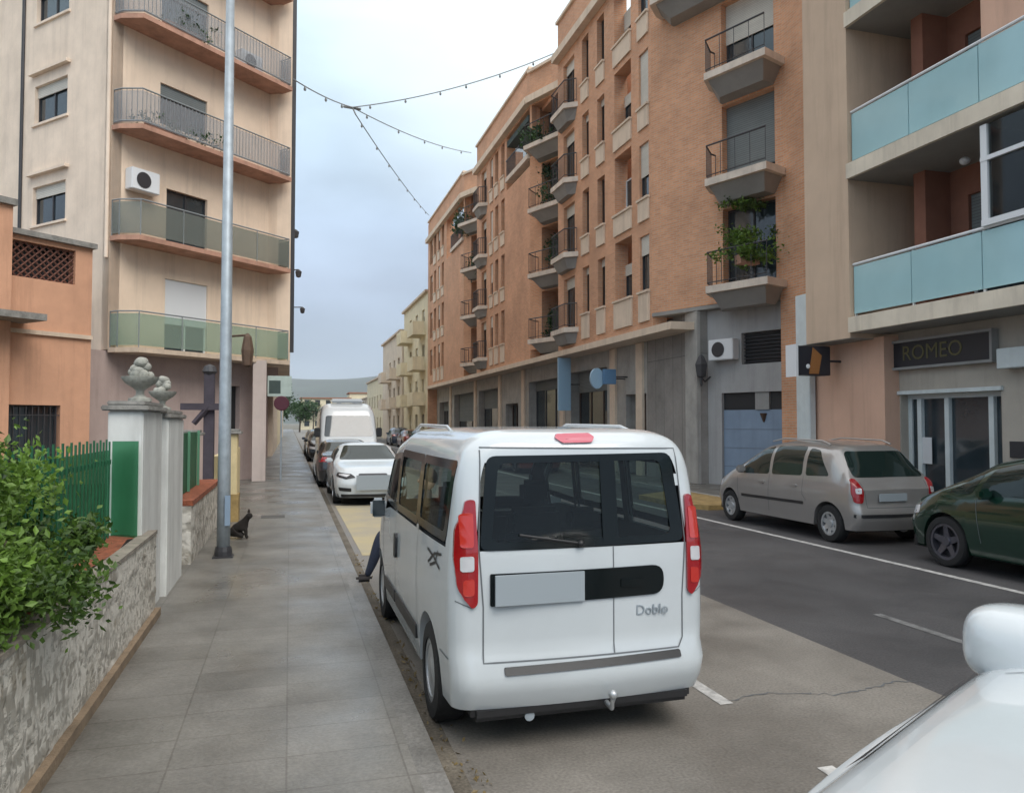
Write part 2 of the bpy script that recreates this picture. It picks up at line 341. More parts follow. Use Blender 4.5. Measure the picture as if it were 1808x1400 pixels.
def wall(mb, f, x0, x1, z0, z1, th, ops):
    """wall from x0..x1, z0..z1, y in [-th,0] with rectangular openings"""
    xs = sorted({x0, x1, *[min(max(v, x0), x1) for o in ops for v in o[:2]]}); zs = sorted({z0, z1, *[min(max(v, z0), z1) for o in ops for v in o[2:4]]})
    for i in range(len(xs)-1):
        run = None
        for j in range(len(zs)-1):
            cx, cz = (xs[i]+xs[i+1])/2, (zs[j]+zs[j+1])/2
            hole = any(o[0] < cx < o[1] and o[2] < cz < o[3] for o in ops)
            if hole:
                if run is not None: mb.box(xs[i], xs[i+1], -th, 0, run, zs[j], f); run = None
            elif run is None: run = zs[j]
        if run is not None: mb.box(xs[i], xs[i+1], -th, 0, run, z1, f)
def window(par, f, x0, x1, z0, z1, dep=0.16, fm='frame', shut=0.0, sm='shut', cols=2, gm='glass', name='window', fw=0.05, sill=None):
    m = MB()
    m.box(x0, x0+fw, -dep-0.04, -dep+0.02, z0, z1, f); m.box(x1-fw, x1, -dep-0.04, -dep+0.02, z0, z1, f)
    m.box(x0+fw, x1-fw, -dep-0.04, -dep+0.02, z0, z0+fw, f); m.box(x0+fw, x1-fw, -dep-0.04, -dep+0.02, z1-fw, z1, f)
    for k in range(1, cols):
        xm = x0+(x1-x0)*k/cols; m.box(xm-fw/2, xm+fw/2, -dep-0.04, -dep+0.02, z0+fw, z1-fw, f)
    fo = m.build(name, M[fm], par)
    g = MB(); g.box(x0+0.01, x1-0.01, -dep-0.03, -dep-0.015, z0+0.01, z1-0.01, f); g.build('pane', M[gm], fo)
    if shut > 0:
        s_ = MB(); s_.box(x0+0.003, x1-0.003, -dep+0.025, -dep+0.05, z1-(z1-z0)*shut, z1-0.003, f); s_.build('shutter', M[sm], fo)
    if sill:
        s_ = MB(); s_.box(x0-0.08, x1+0.08, -dep, 0.06, z0-0.07, z0-0.004, f); s_.build('sill', M[sill], fo)
    return fo
def leaves(name, parent, m, clumps, size, n, seed=1, flat=0.0):
    """clumps: (centre, radius xyz, weight). many small bent leaf faces spread through each clump"""
    rng = random.Random(seed); vs = []; fs = []; tone = []
    tot = sum(c[2] for c in clumps); loc = Vector((0, 0, 0))
    q = parent
    while q: loc += q.location; q = q.parent
    for c, r, wgt in clumps:
        sub = [(Vector((rng.gauss(0, 0.55)*r[0], rng.gauss(0, 0.55)*r[1], rng.gauss(0, 0.5)*r[2])), rng.uniform(0.25, 0.5), rng.random()) for _ in range(max(5, int(14)))]
        for _ in range(int(n*wgt/tot)):
            sc, sr, st = rng.choice(sub)
            p = Vector(c)+sc+Vector((rng.gauss(0, 0.5)*r[0], rng.gauss(0, 0.5)*r[1], rng.gauss(0, 0.5)*r[2]))*sr*1.3-loc
            d = Vector((rng.gauss(0, 1), rng.gauss(0, 1), rng.gauss(0.2, 0.8))).normalized()
            s_ = d.cross(Vector((rng.gauss(0, 1), rng.gauss(0, 1), rng.gauss(0, 1)))).normalized(); l = size*rng.uniform(0.6, 1.4)
            nn = d.cross(s_)
            i = len(vs)
            vs += [p, p+d*l*0.5+s_*l*0.28, p+d*l-nn*l*0.15, p+d*l*0.5-s_*l*0.28]; fs.append((i, i+1, i+2, i+3))
            tone.append(min(1, max(0, st*0.55+rng.random()*0.45)))
    me = bpy.data.meshes.new(name); me.from_pydata(vs, [], fs); a = me.attributes.new('tone', 'FLOAT', 'FACE')
    a.data.foreach_set('value', tone); ob = bpy.data.objects.new(name, me); COL.objects.link(ob); me.materials.append(m)
    if parent: ob.parent = parent
    return ob
def textobj(name, body, size, loc, rot, m, parent=None, ext=0.004):
    cu = bpy.data.curves.new(name, 'FONT'); cu.body = body; cu.size = size; cu.extrude = ext; cu.align_x = 'CENTER'; cu.align_y = 'CENTER'; cu.resolution_u = 3
    tmp = bpy.data.objects.new('tmp', cu); COL.objects.link(tmp)
    me = bpy.data.meshes.new_from_object(tmp.evaluated_get(bpy.context.evaluated_depsgraph_get())); bpy.data.objects.remove(tmp)
    ob = bpy.data.objects.new(name, me); COL.objects.link(ob); me.materials.clear(); me.materials.append(m)
    if parent:
        ob.parent = parent; q = parent; l0 = Vector(loc)
        ob.location = l0 if getattr(parent, 'type', '') == 'EMPTY' and parent.get('localtext') else l0-parent.location
    else: ob.location = loc
    ob.rotation_euler = rot
    return ob
# ================================================================== SETTING
def struct(ob): ob['kind'] = 'structure'; return ob
def sheet(name, m, poly, z):
    mb = MB(); mb.quad([(x, y, z) for x, y in poly]); return struct(mb.build(name, m))
def groundmat(name, c1, c2, sc=0.5, fine=0.25, joints=None, bump=0.35, crack=0.0, rough=0.85, wet=0.0):
    m = bpy.data.materials.new(name); m.use_nodes = True; t = m.node_tree; b = t.nodes['Principled BSDF']; b.inputs['Roughness'].default_value = rough
    tcn = t.nodes.new('ShaderNodeTexCoord')
    if wet:
        nw = t.nodes.new('ShaderNodeTexNoise'); nw.inputs['Scale'].default_value = 0.9; nw.inputs['Detail'].default_value = 7; t.links.new(tcn.outputs['Object'], nw.inputs[0]); rw = t.nodes.new('ShaderNodeMapRange'); t.links.new(nw.outputs[0], rw.inputs[0])
        for k_, v_ in zip((1, 2, 3, 4), (0.38, 0.66, rough-wet, rough+0.1)): rw.inputs[k_].default_value = v_
        t.links.new(rw.outputs[0], b.inputs['Roughness'])
    n = t.nodes.new('ShaderNodeTexNoise'); n.inputs['Scale'].default_value = sc; n.inputs['Detail'].default_value = 10; n.inputs['Roughness'].default_value = 0.62
    t.links.new(tcn.outputs['Object'], n.inputs[0])
    r = t.nodes.new('ShaderNodeMapRange'); t.links.new(n.outputs[0], r.inputs[0]); r.inputs[1].default_value = 0.33; r.inputs[2].default_value = 0.67
    mx = t.nodes.new('ShaderNodeMix'); mx.data_type = 'RGBA'; t.links.new(r.outputs[0], mx.inputs[0]); mx.inputs[6].default_value = (*c1, 1); mx.inputs[7].default_value = (*c2, 1)
    n2 = t.nodes.new('ShaderNodeTexNoise'); n2.inputs['Scale'].default_value = 55; n2.inputs['Detail'].default_value = 4; t.links.new(tcn.outputs['Object'], n2.inputs[0])
    r2 = t.nodes.new('ShaderNodeMapRange'); t.links.new(n2.outputs[0], r2.inputs[0]); r2.inputs[1].default_value = 0.3; r2.inputs[2].default_value = 0.7; r2.inputs[3].default_value = 1-fine; r2.inputs[4].default_value = 1+fine
    vm = t.nodes.new('ShaderNodeVectorMath'); vm.operation = 'SCALE'; t.links.new(mx.outputs[2], vm.inputs[0]); t.links.new(r2.outputs[0], vm.inputs['Scale'])
    last = vm.outputs[0]; hin = n2.outputs[0]
    if joints:
        br = t.nodes.new('ShaderNodeTexBrick'); br.offset = joints[3]; uv = t.nodes.new('ShaderNodeUVMap'); uv.uv_map = 'UVMap'; t.links.new(uv.outputs[0], br.inputs[0])
        br.inputs['Scale'].default_value = 1; br.inputs['Brick Width'].default_value = joints[0]; br.inputs['Row Height'].default_value = joints[1]; br.inputs['Mortar Size'].default_value = joints[2]; br.inputs['Mortar Smooth'].default_value = 0.3
        br.inputs['Color1'].default_value = (1, 1, 1, 1); br.inputs['Color2'].default_value = (0.82, 0.82, 0.81, 1); br.inputs['Mortar'].default_value = (0.66, 0.64, 0.62, 1)
        m2 = t.nodes.new('ShaderNodeMix'); m2.data_type = 'RGBA'; m2.blend_type = 'MULTIPLY'; m2.inputs[0].default_value = 1; t.links.new(last, m2.inputs[6]); t.links.new(br.outputs[0], m2.inputs[7]); last = m2.outputs[2]
    if crack:
        nz = t.nodes.new('ShaderNodeTexNoise'); nz.inputs['Scale'].default_value = 1.6; nz.inputs['Detail'].default_value = 6; t.links.new(tcn.outputs['Object'], nz.inputs[0])
        ad = t.nodes.new('ShaderNodeVectorMath'); ad.operation = 'MULTIPLY_ADD'; t.links.new(nz.outputs['Color'], ad.inputs[0]); ad.inputs[1].default_value = (0.8, 0.8, 0); t.links.new(tcn.outputs['Object'], ad.inputs[2])
        vo = t.nodes.new('ShaderNodeTexVoronoi'); vo.feature = 'DISTANCE_TO_EDGE'; vo.inputs['Scale'].default_value = 0.33; t.links.new(ad.outputs[0], vo.inputs[0])
        r3 = t.nodes.new('ShaderNodeMapRange'); t.links.new(vo.outputs['Distance'], r3.inputs[0]); r3.inputs[1].default_value = 0.0; r3.inputs[2].default_value = 0.006; r3.inputs[3].default_value = 1-crack; r3.inputs[4].default_value = 1
        v2 = t.nodes.new('ShaderNodeVectorMath'); v2.operation = 'SCALE'; t.links.new(last, v2.inputs[0]); t.links.new(r3.outputs[0], v2.inputs['Scale']); last = v2.outputs[0]
    t.links.new(last, b.inputs['Base Color'])
    bp = t.nodes.new('ShaderNodeBump'); bp.inputs['Strength'].default_value = bump; bp.inputs['Distance'].default_value = 0.01; t.links.new(hin, bp.inputs['Height']); t.links.new(bp.outputs[0], b.inputs['Normal'])
    return m
KX, RX = 0.79, 10.15
sheet('ground', mat('plain_ground', (0.16, 0.15, 0.12), 0.95, noise=0.4, nscale=0.02), [(-4000, -300), (4000, -300), (4000, 4200), (-4000, 4200)], -0.03)
gm_con = groundmat('worn_concrete', (0.135, 0.124, 0.110), (0.225, 0.207, 0.184), sc=0.9, fine=0.22, rough=0.62, wet=0.18)
gm_asp = groundmat('dark_asphalt', (0.048, 0.047, 0.050), (0.080, 0.077, 0.079), sc=0.45, fine=0.35, rough=0.7, wet=0.2)
gm_pav = groundmat('pavement_slabs', (0.115, 0.108, 0.096), (0.200, 0.190, 0.172), sc=1.4, fine=0.16, joints=(0.6, 0.4, 0.006, 0.0), rough=0.46, bump=0.18, wet=0.2)
sheet('road_concrete_lane', gm_con, [(KX, -6), (4.45, -6), (4.45, 240), (KX, 240)], 0.0)
sheet('road', gm_asp, [(4.45, -6), (RX, -6), (RX, 240), (4.45, 240)], 0.0)
sheet('gutter', groundmat('gutter_grime', (0.075, 0.064, 0.05), (0.16, 0.14, 0.11), sc=2.0, fine=0.35), [(KX, -6), (KX+0.15, -6), (KX+0.15, 240), (KX, 240)], 0.004)
mb = MB(); mb.box(-30, KX-0.14, -6, 240, -0.02, 0.12); struct(mb.build('pavement', gm_pav))
mb = MB(); mb.box(KX-0.14, KX-0.001, -6, 240, -0.02, 0.117)
struct(mb.build('kerb', groundmat('kerb_stone', (0.12, 0.115, 0.107), (0.235, 0.225, 0.21), sc=1.5, joints=(1.0, 1.0, 0.008, 0.0), rough=0.5, wet=0.15, bump=0.2)))
mb = MB(); mb.box(RX+0.15, 40, -6, 240, -0.02, 0.12); struct(mb.build('pavement_opposite', gm_pav))
mb = MB(); mb.box(RX+0.001, RX+0.149, -6, 240, -0.02, 0.117); struct(mb.build('kerb_opposite', groundmat('kerb_stone_far', (0.24, 0.235, 0.22), (0.34, 0.33, 0.31), sc=1.5)))
# painted markings
for i, y in enumerate((-1.2, 3.75, 8.9, 14.0, 19.2, 24.4, 29.6)):
    mb = MB(); 
    y0, y1 = (4.72, 5.55) if i == 1 else ((3.3, 3.72) if i == 0 else (y, y+0.9))
    mb.quad([(2.84, y0, 0.004), (2.94, y0, 0.004), (2.94, y1, 0.004), (2.84, y1, 0.004)])
    tag(mb.build('bay_mark', M['wpaintline']), 'short white parking bay mark painted on the concrete lane', 'road marking', 'short white bay marks along the concrete lane', 'structure')
sheet('parking_line', M['wpaintline'], [(7.93, -6), (8.04, -6), (8.04, 90), (7.93, 90)], 0.004)
for y0 in (5.2, 12.5, 20, 27.5):
    mb = MB(); mb.quad([(5.64, y0, 0.004), (5.74, y0, 0.004), (5.74, y0+1.3, 0.004), (5.64, y0+1.3, 0.004)])
    tag(mb.build('lane_dash', M['linef']), 'faded thin lane dash on the dark asphalt', 'road marking', 'faded dashes along the asphalt lane', 'structure')
sheet('loading_zone_paint', M['ypaint'], [(KX+0.24, 11.4), (2.75, 11.4), (2.75, 18.4), (KX+0.24, 18.4)], 0.004)
# kerb build-out with yellow face, next to the silver car
mb = MB(); mb.prism([(8.9, 15.2), (8.5, 15.8), (8.5, 17.9), (RX-0.003, 19.0), (RX-0.003, 15.2)], -0.01, 0.11); struct(mb.build('kerb_build_out', M['ylw']))
# leaf litter in the gutter
tag(leaves('leaf_litter', None, leafmat('dry_leaf', (0.12, 0.08, 0.03), (0.34, 0.26, 0.12)), [(Vector((0.93, y, 0.015)), (0.08, 0.8, 0.004), 1) for y in (2.5, 4.2, 6, 8, 10.5)], 0.035, 260, 5), 'scattered dry leaves and grit in the gutter beside the kerb', 'litter', kind='stuff')
# distant hills
def hill(name, x0, x1, Y, H, seed, dep=500, c=(0.05, 0.07, 0.05)):
    rng = random.Random(seed); mb = MB(); n = 70; ph = [rng.uniform(0, 6.28) for _ in range(6)]
    rows = []
    for j in range(7):
        v = j/6; row = []
        for i in range(n+1):
            u = i/n; x = x0+(x1-x0)*u
            h = sum(math.sin(u*k*3.1+ph[k])*0.5**(k*0.6) for k in range(1, 6))
            h = (0.62+0.22*h)*math.sin(math.pi*min(1, max(0, u)))**0.4
            row.append(mb.bm.verts.new((x, Y+dep*v+30*math.sin(u*31+v*5), H*h*math.sin(v*math.pi/2)**0.8-2)))
        rows.append(row)
    for j in range(6):
        for i in range(n): mb.bm.faces.new((rows[j][i], rows[j][i+1], rows[j+1][i+1], rows[j+1][i]))
    return struct(mb.build(name, mat(name+'_scrub', c, 0.95, noise=0.5, nscale=0.01), smooth=180))
hill('hills', -1200, 900, 2500, 420, 3, 700)
hill('hills', -200, 2600, 3000, 230, 8, 700)
# crack running across the concrete lane, and tar-dark stains
rng = random.Random(5); mb = MB(); a, b = G(1285, 1236), G(1640, 1205); pts = []
for i in range(41):
    u = i/40; p = a.lerp(b, u); pts.append((p.x+rng.gauss(0, 0.012), p.y+0.06*math.sin(u*9)+rng.gauss(0, 0.012)))
for (x0, y0), (x1, y1) in zip(pts[:-1], pts[1:]):
    t_ = rng.uniform(0.004, 0.012); mb.quad([(x0, y0-t_, 0.004), (x1, y1-t_, 0.004), (x1, y1+t_*0.4, 0.004), (x0, y0+t_*0.4, 0.004)])
struct(mb.build('road_crack', M['seam']))

for (x_, y_) in ((482, 912), (700, 1300), (1330, 1140)):
    p = G(x_, y_, 0.12 if x_ < 600 else 0); 
    if x_ >= 700: continue
    z_ = 0.12 if x_ < 600 else 0.0; mb = MB()
    mb.box(p.x-0.22, p.x+0.22, p.y-0.22, p.y+0.22, z_-0.05, z_+0.004)
    o_ = mb.build('access_cover', mat('cast_iron_cover', (0.075, 0.072, 0.068), 0.6, noise=0.3, nscale=30, bump=0.5, bscale=60)); tag(o_, 'square iron access cover set in the %s' % ('pavement near the cat' if x_ < 600 else 'concrete lane right of the white van'), 'access cover')
# ================================================================== LEFT SIDE
AD = Vector((math.sin(rad(46.4)), math.cos(rad(46.4)), 0))
P1 = Vector((-0.02, 26.2, 0)); P0 = P1-AD*6.55
# facade A: x runs from the rear corner P0 towards the street corner P1; y outwards (towards the camera)
FA = Frame(P0, AD)
apt = thing('apartment_building', 'cream rendered six storey corner block with terracotta edged balconies, left of the street', 'building', (P0.x, P0.y, 0))
LA = 6.55; WD = -0.85          # balcony edge at y=0, wall plane at y=WD
def FAw(x, y, z): return FA(x, y+WD, z)
ops = []; wins = []
for k in range(6):
    z = 3.95+3.03*k
    if k == 0: ops.append((2.55, 4.0, z+0.05, z+2.15))
    elif k == 1: ops.append((2.55, 3.95, z+0.05, z+1.75))
    else: ops.append((2.3, 3.9, z+0.55, z+1.75))
mb = MB(); wall(mb, FAw, 0.85, LA-0.03, 3.9, 22.0, 0.3, ops)
mb.build('wall', M['cream'], apt)
for k, o in enumerate(ops):
    if k == 0: window(apt, FAw, *o, fm='wframe', shut=0.62, sm='wframe', name='balcony_door', dep=0.1)
    elif k == 1: window(apt, FAw, *o, shut=0.0, name='balcony_door', dep=0.12)
    else: window(apt, FAw, *o, shut=0.3, sm='shutg', dep=0.12)
# body of the block behind the facade (street side and rear side)
mb = MB()
Pb = P0+Vector((-0.69, 0.72, 0))*0  # rear corner
Bd = Vector((math.sin(rad(46.4-90)), math.cos(rad(46.4-90)), 0))
FB = Frame(P0-Vector((FA.n.x, FA.n.y, 0))*0.0, -Bd, flip=False)     # x runs back to the left (negative)
def FBw(x, y, z): return P0 + AD*0.85 + Bd*x - AD*y*1.0 + Vector((0, 0, z))
opsB = [(3.0, 4.7, 3.95+3.03*k+0.55+0.2, 3.95+3.03*k+1.9) for k in range(1, 6)]
wall(mb, FBw, 0.85, 5.3, 3.9, 22.0, 0.3, opsB); mb.build('side_wall', M['creamB'], apt)
for o in opsB:
    window(apt, FBw, *o, shut=0.28, dep=0.14, sill='creamB')
    m = MB(); m.box(o[0]-0.15, o[1]+0.15, 0.005, 0.14, o[3]+0.32, o[3]+0.40, FBw); m.build('hood', M['creamB'], apt)
mb = MB(); mb.box(5.31, 10.0, -0.3, -0.06, 0, 22.0, FBw); mb.build('recessed_wall', M['creamB'], apt)
m = MB(); m.tube([FBw(5.33, 0.04, 6), FBw(5.33, 0.04, 22)], 0.05); m.build('downpipe', M['frame'], apt)
m = MB(); m.tube([FBw(0.95, 0.03, 6.4), FBw(0.95, 0.03, 22)], 0.05); m.build('downpipe', M['creamB'], apt)
# street facade, overhanging the pavement, seen edge-on
mb = MB(); mb.prism([(P1.x-0.45, P1.y+0.35), (-0.03, P1.y+0.3), (-0.03, 44), (-8, 44), (-8, 30)], 3.9, 22.0); mb.build('street_wall', M['cream'], apt)
m = MB(); m.box(-0.03, 0.10, P1.y+0.7, P1.y+0.82, 4.3, 22); m.build('downpipe', M['frame'], apt)
# ground floor set back below the first slab
mb = MB()
og = [(4.55, 5.35, 0.1, 3.1)]
wall(mb, lambda x, y, z: FA(x, y-0.95, z), -0.0, 5.85, 0, 3.88, 0.3, og)
mb.build('ground_floor_wall', M['mauve'], apt)
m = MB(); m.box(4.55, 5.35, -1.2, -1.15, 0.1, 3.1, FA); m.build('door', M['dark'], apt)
m = MB(); m.box(-1.12, -0.72, 25.25, 25.65, 0.12, 3.88); m.build('column', mat('greyish_pink_render', (0.52, 0.44, 0.40), 0.9, noise=0.15, nscale=1, streak=0.3), apt)
m = MB(); m.prism([(-1.15, 27.2), (-1.15, 44), (-8, 44), (-8, 29)], 0, 3.88); m.build('street_ground_wall', M['mauve'], apt)
mb = MB(); mb.prism([(-1.0, 26.9), (-0.4, 27.2), (-0.4, 27.5), (-1.1, 27.5)], 2.9, 3.8); mb.build('lintel', M['mauve'], apt)
# slabs + railings
pol = [(0.85, WD), (0.88, -0.55), (1.19, 0), (LA, 0), (LA, WD)]
for k in range(6):
    z = 3.95+3.03*k
    m = MB(); m.prism(pol, z-0.13, z, FA)
    sb = m.build('balcony_slab', M['slabp'] if k == 0 else M['slab'], apt)
    m = MB(); H = 0.98
    rp = [FA(0.90, WD+0.02, 0), FA(0.93, -0.55, 0), FA(1.22, -0.05, 0), FA(LA-0.04, -0.05, 0), FA(LA-0.04, WD+0.1, 0)]
    for zz in ((z+H,) if k < 2 else (z+H, z+0.1)):
        m.tube([p+Vector((0, 0, zz)) for p in rp], 0.022, 6)
    if k >= 2:
        for a, b in zip(rp[:-1], rp[1:]):
            n = max(2, int((b-a).length/0.12))
            for i in range(n): q = a.lerp(b, i/n); m.tube([q+Vector((0, 0, z+0.1)), q+Vector((0, 0, z+H))], 0.009, 4, False)
    else:
        for a, b in zip(rp[:-1], rp[1:]):
            n = max(1, int((b-a).length/1.1))
            for i in range(n): q = a.lerp(b, i/n); m.tube([q+Vector((0, 0, z)), q+Vector((0, 0, z+H))], 0.016, 6, False)
    rl = m.build('railing', M['rail'], apt)
    m = MB()
    for a, b in zip(rp[:-1], rp[1:]):
        d = (b-a).normalized(); nn = Vector((d.y, -d.x, 0))*0.012
        q = [a+nn, b+nn, b-nn, a-nn]
        vs0 = [m.bm.verts.new(p+Vector((0, 0, z+0.06))) for p in q]; vs1 = [m.bm.verts.new(p+Vector((0, 0, z+H-0.06))) for p in q]
        m.bm.faces.new(vs0); m.bm.faces.new(vs1)
        for i in range(4): m.bm.faces.new((vs0[i], vs0[(i+1) % 4], vs1[(i+1) % 4], vs1[i]))
    m.build('railing_panel', M['glgr'] if k == 0 else (glassmat('smoky_panel', (0.72, 0.76, 0.74), 0.6, base=(0.24, 0.26, 0.24), rough=0.4) if k == 1 else glassmat('grey_mesh', (0.86, 0.87, 0.88), 0.72, base=(0.40, 0.41, 0.43), rough=0.8)), rl)
# things on the facade
def acunit(f, x, y, z, lab):
    t = thing('air_conditioner', lab, 'air conditioner', f(x, y, z))
    m = MB(); m.box(x, x+0.85, y, y+0.32, z, z+0.6, f); m.build('casing', M['wframe'], t, bevel=0.02)
    m = MB(); c = f(x+0.35, y+0.335, z+0.3); n = f(x, y+1, z)-f(x, y, z)
    a = (f(x+1, y, z)-f(x, y, z))
    m.quad([c+(a*math.cos(q)+Vector((0, 0, 1))*math.sin(q))*0.22 for q in [2*math.pi*i/20 for i in range(20)]]); m.build('fan_grille', M['frame'], t)
    return t
acunit(FAw, 4.9, 0.02, 13.2, 'white air conditioner on the upper balcony behind the steel lamp post')
acunit(FAw, 1.25, 0.02, 8.35, 'white air conditioner hung on the cream wall above the third balcony, near the left corner')
for i, (x, z, lab) in enumerate(((2.1, 9.9, 'tangle of grey leafy plants along the railing of the third floor balcony'), (2.6, 12.95, 'green pot plants behind the topmost visible railing'))):
    t = thing('balcony_plant', lab, 'plant', FA(x, -0.3, z-0.1 if i else z-3.03+3.1))
    zz = 10.1 if i == 0 else 13.2
    leaves('foliage', t, M['dleaf'], [(FA(x+dx, -0.25, zz+0.25), (0.35, 0.3, 0.22), 1) for dx in ((-0.5, 0.2, 0.9, 1.5) if i == 0 else (0, 0.6))], 0.09, 500, 20+i)
    m = MB(); m.box(x-0.6, x+0.6, -0.4, -0.2, zz-0.09, zz+0.12, FA); m.build('planter', M['slab'], t)
# wall lamps on the street side of the corner block
for i, (x, y, Y) in enumerate(((527, 482, 30.0), (534, 547, 38.0), (522, 412, 28.0))):
    p = atY(x, y, Y); t = thing('wall_lamp', ['black street lantern sticking out from the edge of the cream block, lower', 'thin black bracket on the edge of the cream block, lowest', 'small black bracket on the edge of the cream block, highest'][i], 'lamp', (0.2, Y, p.z))
    m = MB(); m.tube([(0.07, Y, p.z+0.1), (p.x, Y, p.z+0.12)], 0.025); m.build('arm', M['iron'], t)
    m = MB(); m.lathe([(0.03, 0.13), (0.12, 0.05), (0.09, -0.15), (0.03, -0.18)], (p.x, Y, p.z), 8); m.build('lantern', M['iron'], t)
# white box sign + round no-entry sign under the corner
p = atY(492, 682, 25.6)
t = thing('shop_sign', 'pale green and white box sign under the corner overhang of the cream block', 'sign', (p.x, 25.6, 2.6))
m = MB(); a = atY(472, 700, 25.6); b = atY(515, 664, 25.6); m.box(a.x, b.x, 25.6, 25.75, a.z, b.z); m.build('panel', mat('pale_sign', (0.42, 0.50, 0.46), 0.4, noise=0.2, nscale=3), t, bevel=0.01)
m = MB(); m.box(a.x+0.05, a.x+0.4, 25.59, 25.598, a.z+0.1, b.z-0.15); m.build('logo', M['awn'], t)
p = atY(497, 712, 25.0)
t = thing('round_sign', 'dark red round traffic sign on the pavement below the corner overhang', 'sign', (p.x, 25, 0.12))
m = MB(); m.lathe([(0.0, 0), (0.21, 0), (0.23, 0.01), (0.23, 0.03), (0.0, 0.03)], (p.x, 25, p.z), 28, axis='y'); m.build('disc', mat('dark_red_sign', (0.07, 0.010, 0.022), 0.5), t)
m = MB(); m.tube([(p.x, 25.05, 0.12), (p.x, 25.05, p.z+0.2)], 0.03); m.build('post', M['galv'], t)
# ---- orange garden house in front of the block
oh = thing('house', 'orange rendered two storey garden house with brown lattice opening, at the left edge', 'house', (FA(-1, 0, 0)))
ops = [(-2.05, -0.55, 5.35, 6.2), (-2.1, -0.85, 0.9, 2.35)]
mb = MB(); wall(mb, FA, -2.15, -0.12, 0.1, 6.32, 0.3, ops); mb.build('wall', M['orange'], oh)
m = MB(); m.box(-2.2, -0.06, -0.35, 0.12, 6.325, 6.45, FA); m.build('coping', M['capst'], oh)
m = MB(); m.box(-2.15, -0.12, 0.003, 0.07, 4.02, 4.12, FA); m.build('string_course', M['slabp'], oh)
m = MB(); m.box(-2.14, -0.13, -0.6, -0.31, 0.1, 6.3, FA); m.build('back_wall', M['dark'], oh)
m = MB()
for i in range(-8, 18):
    for s_ in (1, -1):
        xa = -2.05+i*0.17; za = 5.35
        for k in range(5):
            z0 = za+k*0.17; x0 = xa+(s_*k*0.17 if s_ == 1 else 0.85-k*0.17-0.17); 
            if -2.05 <= x0 and x0+0.17 <= -0.5:
                pts = [(x0, z0), (x0+0.17, z0+0.17)] if s_ == 1 else [(x0+0.17, z0), (x0, z0+0.17)]
                m.tube([FA(pts[0][0], -0.1, pts[0][1]), FA(pts[1][0], -0.1, pts[1][1])], 0.022, 4, False)
m.build('lattice', M['lattice'], oh)
wf = window(oh, FA, *ops[1], dep=0.2, gm='glass', fm='frame')
m = MB()
for i in range(9): m.box(-2.1+0.14*i+0.05, -2.1+0.14*i+0.065, -0.06, -0.045, 0.9, 2.35, FA)
for z in (1.2, 2.1): m.box(-2.1, -0.85, -0.044, -0.03, z, z+0.02, FA)
m.build('grille', M['iron'], oh)
mb = MB(); wall(mb, FA, -9, -2.155, 0.1, 6.9, 0.3, [(-5.5, -4.2, 1, 2.4)]); mb.box(-2.45, -2.155, -0.3, 0.25, 0.1, 6.9, FA); mb.box(-9, -2.46, -2, -0.31, 0.1, 6.8, FA); mb.build('wing', M['orange'], oh)
m = MB(); m.box(-9, -2.1, -0.35, 0.35, 6.905, 7.05, FA); m.build('wing_coping', M['capst'], oh)
m = MB(); m.box(-6, -1.75, 0.005, 1.0, 4.25, 4.40, FA); m.build('canopy', M['capst'], oh)
# ---- more buildings further along the left side
for i, (y0, y1, h, mm, lab) in enumerate(((44.05, 60, 15, 'pinkfar', 'rose coloured block further down the left side of the street'), (60.05, 84, 12, 'creamfar', 'sand coloured block far down the left side of the street'), (84.05, 112, 7, 'pinkfar', 'low rose block at the far end of the left side'))):
    t = thing('building', lab, 'building', (-4, y0, 0)); F_ = Frame((-0.9, y1), (0, -1), flip=True)
    mb = MB(); o = [(x+0.8, x+2.0, z, z+1.3) for x in range(0, int(y1-y0)-3, 4) for z in [1+3*k for k in range(int(h/3))]]
    wall(mb, F_, 0, y1-y0, 0, h, 0.3, o); mb.box(0, y1-y0, -8, -0.31, 0, h-0.2, F_); mb.build('wall', M[mm], t)
    for q in o: window(t, F_, *q, shut=0.3)
# ================================================================== GARDEN WALL, GATE, FENCE
WX = -1.2
def coping(name, y0, y1, z, th=0.32):
    m = MB(); m.box(WX-th, WX+0.0, y0, y1, z-0.07, z); return m
t = thing('garden_wall', 'low rubble stone garden wall with red planting strip, along the pavement in the foreground', 'wall', (WX, 2, 0.12))
rng = random.Random(9); m = MB(); ny, nz_ = 200, 18; gv = []
for j in range(nz_+1):
    for_row = []
    for i in range(ny+1):
        bx = 0.007*math.sin(i*1.1+j*1.3)*math.sin(i*0.47-j*0.81)+rng.gauss(0, 0.0012); for_row.append(m.bm.verts.new((WX+(bx if 0 < j < nz_ else 0), -2+9.95*i/ny, 0.1+0.78*j/nz_)))
    gv.append(for_row)
for j in range(nz_):
    for i in range(ny): m.bm.faces.new((gv[j][i], gv[j][i+1], gv[j+1][i+1], gv[j+1][i]))
m.box(WX-0.12, WX-0.03, -2, 7.95, 0.1, 0.88); m.box(WX-0.03, WX, 7.93, 7.95, 0.1, 0.88); m.build('stonework', M['stone'], t, smooth=50)
m = MB(); m.box(WX-0.10, WX+0.010, -2, 7.95, 0.883, 0.915); m.build('coping', mat('rough_mortar_cap', (0.27, 0.24, 0.20), 0.95, noise=0.4, nscale=7, bump=0.6), t)
m = MB(); m.box(WX, WX+0.05, -2, 7.95, 0.1, 0.19); m.build('base_fillet', mat('earthy_mortar', (0.24, 0.175, 0.115), 0.95, noise=0.4, nscale=5, bump=0.5), t)
m = MB(); 
rng = random.Random(4)
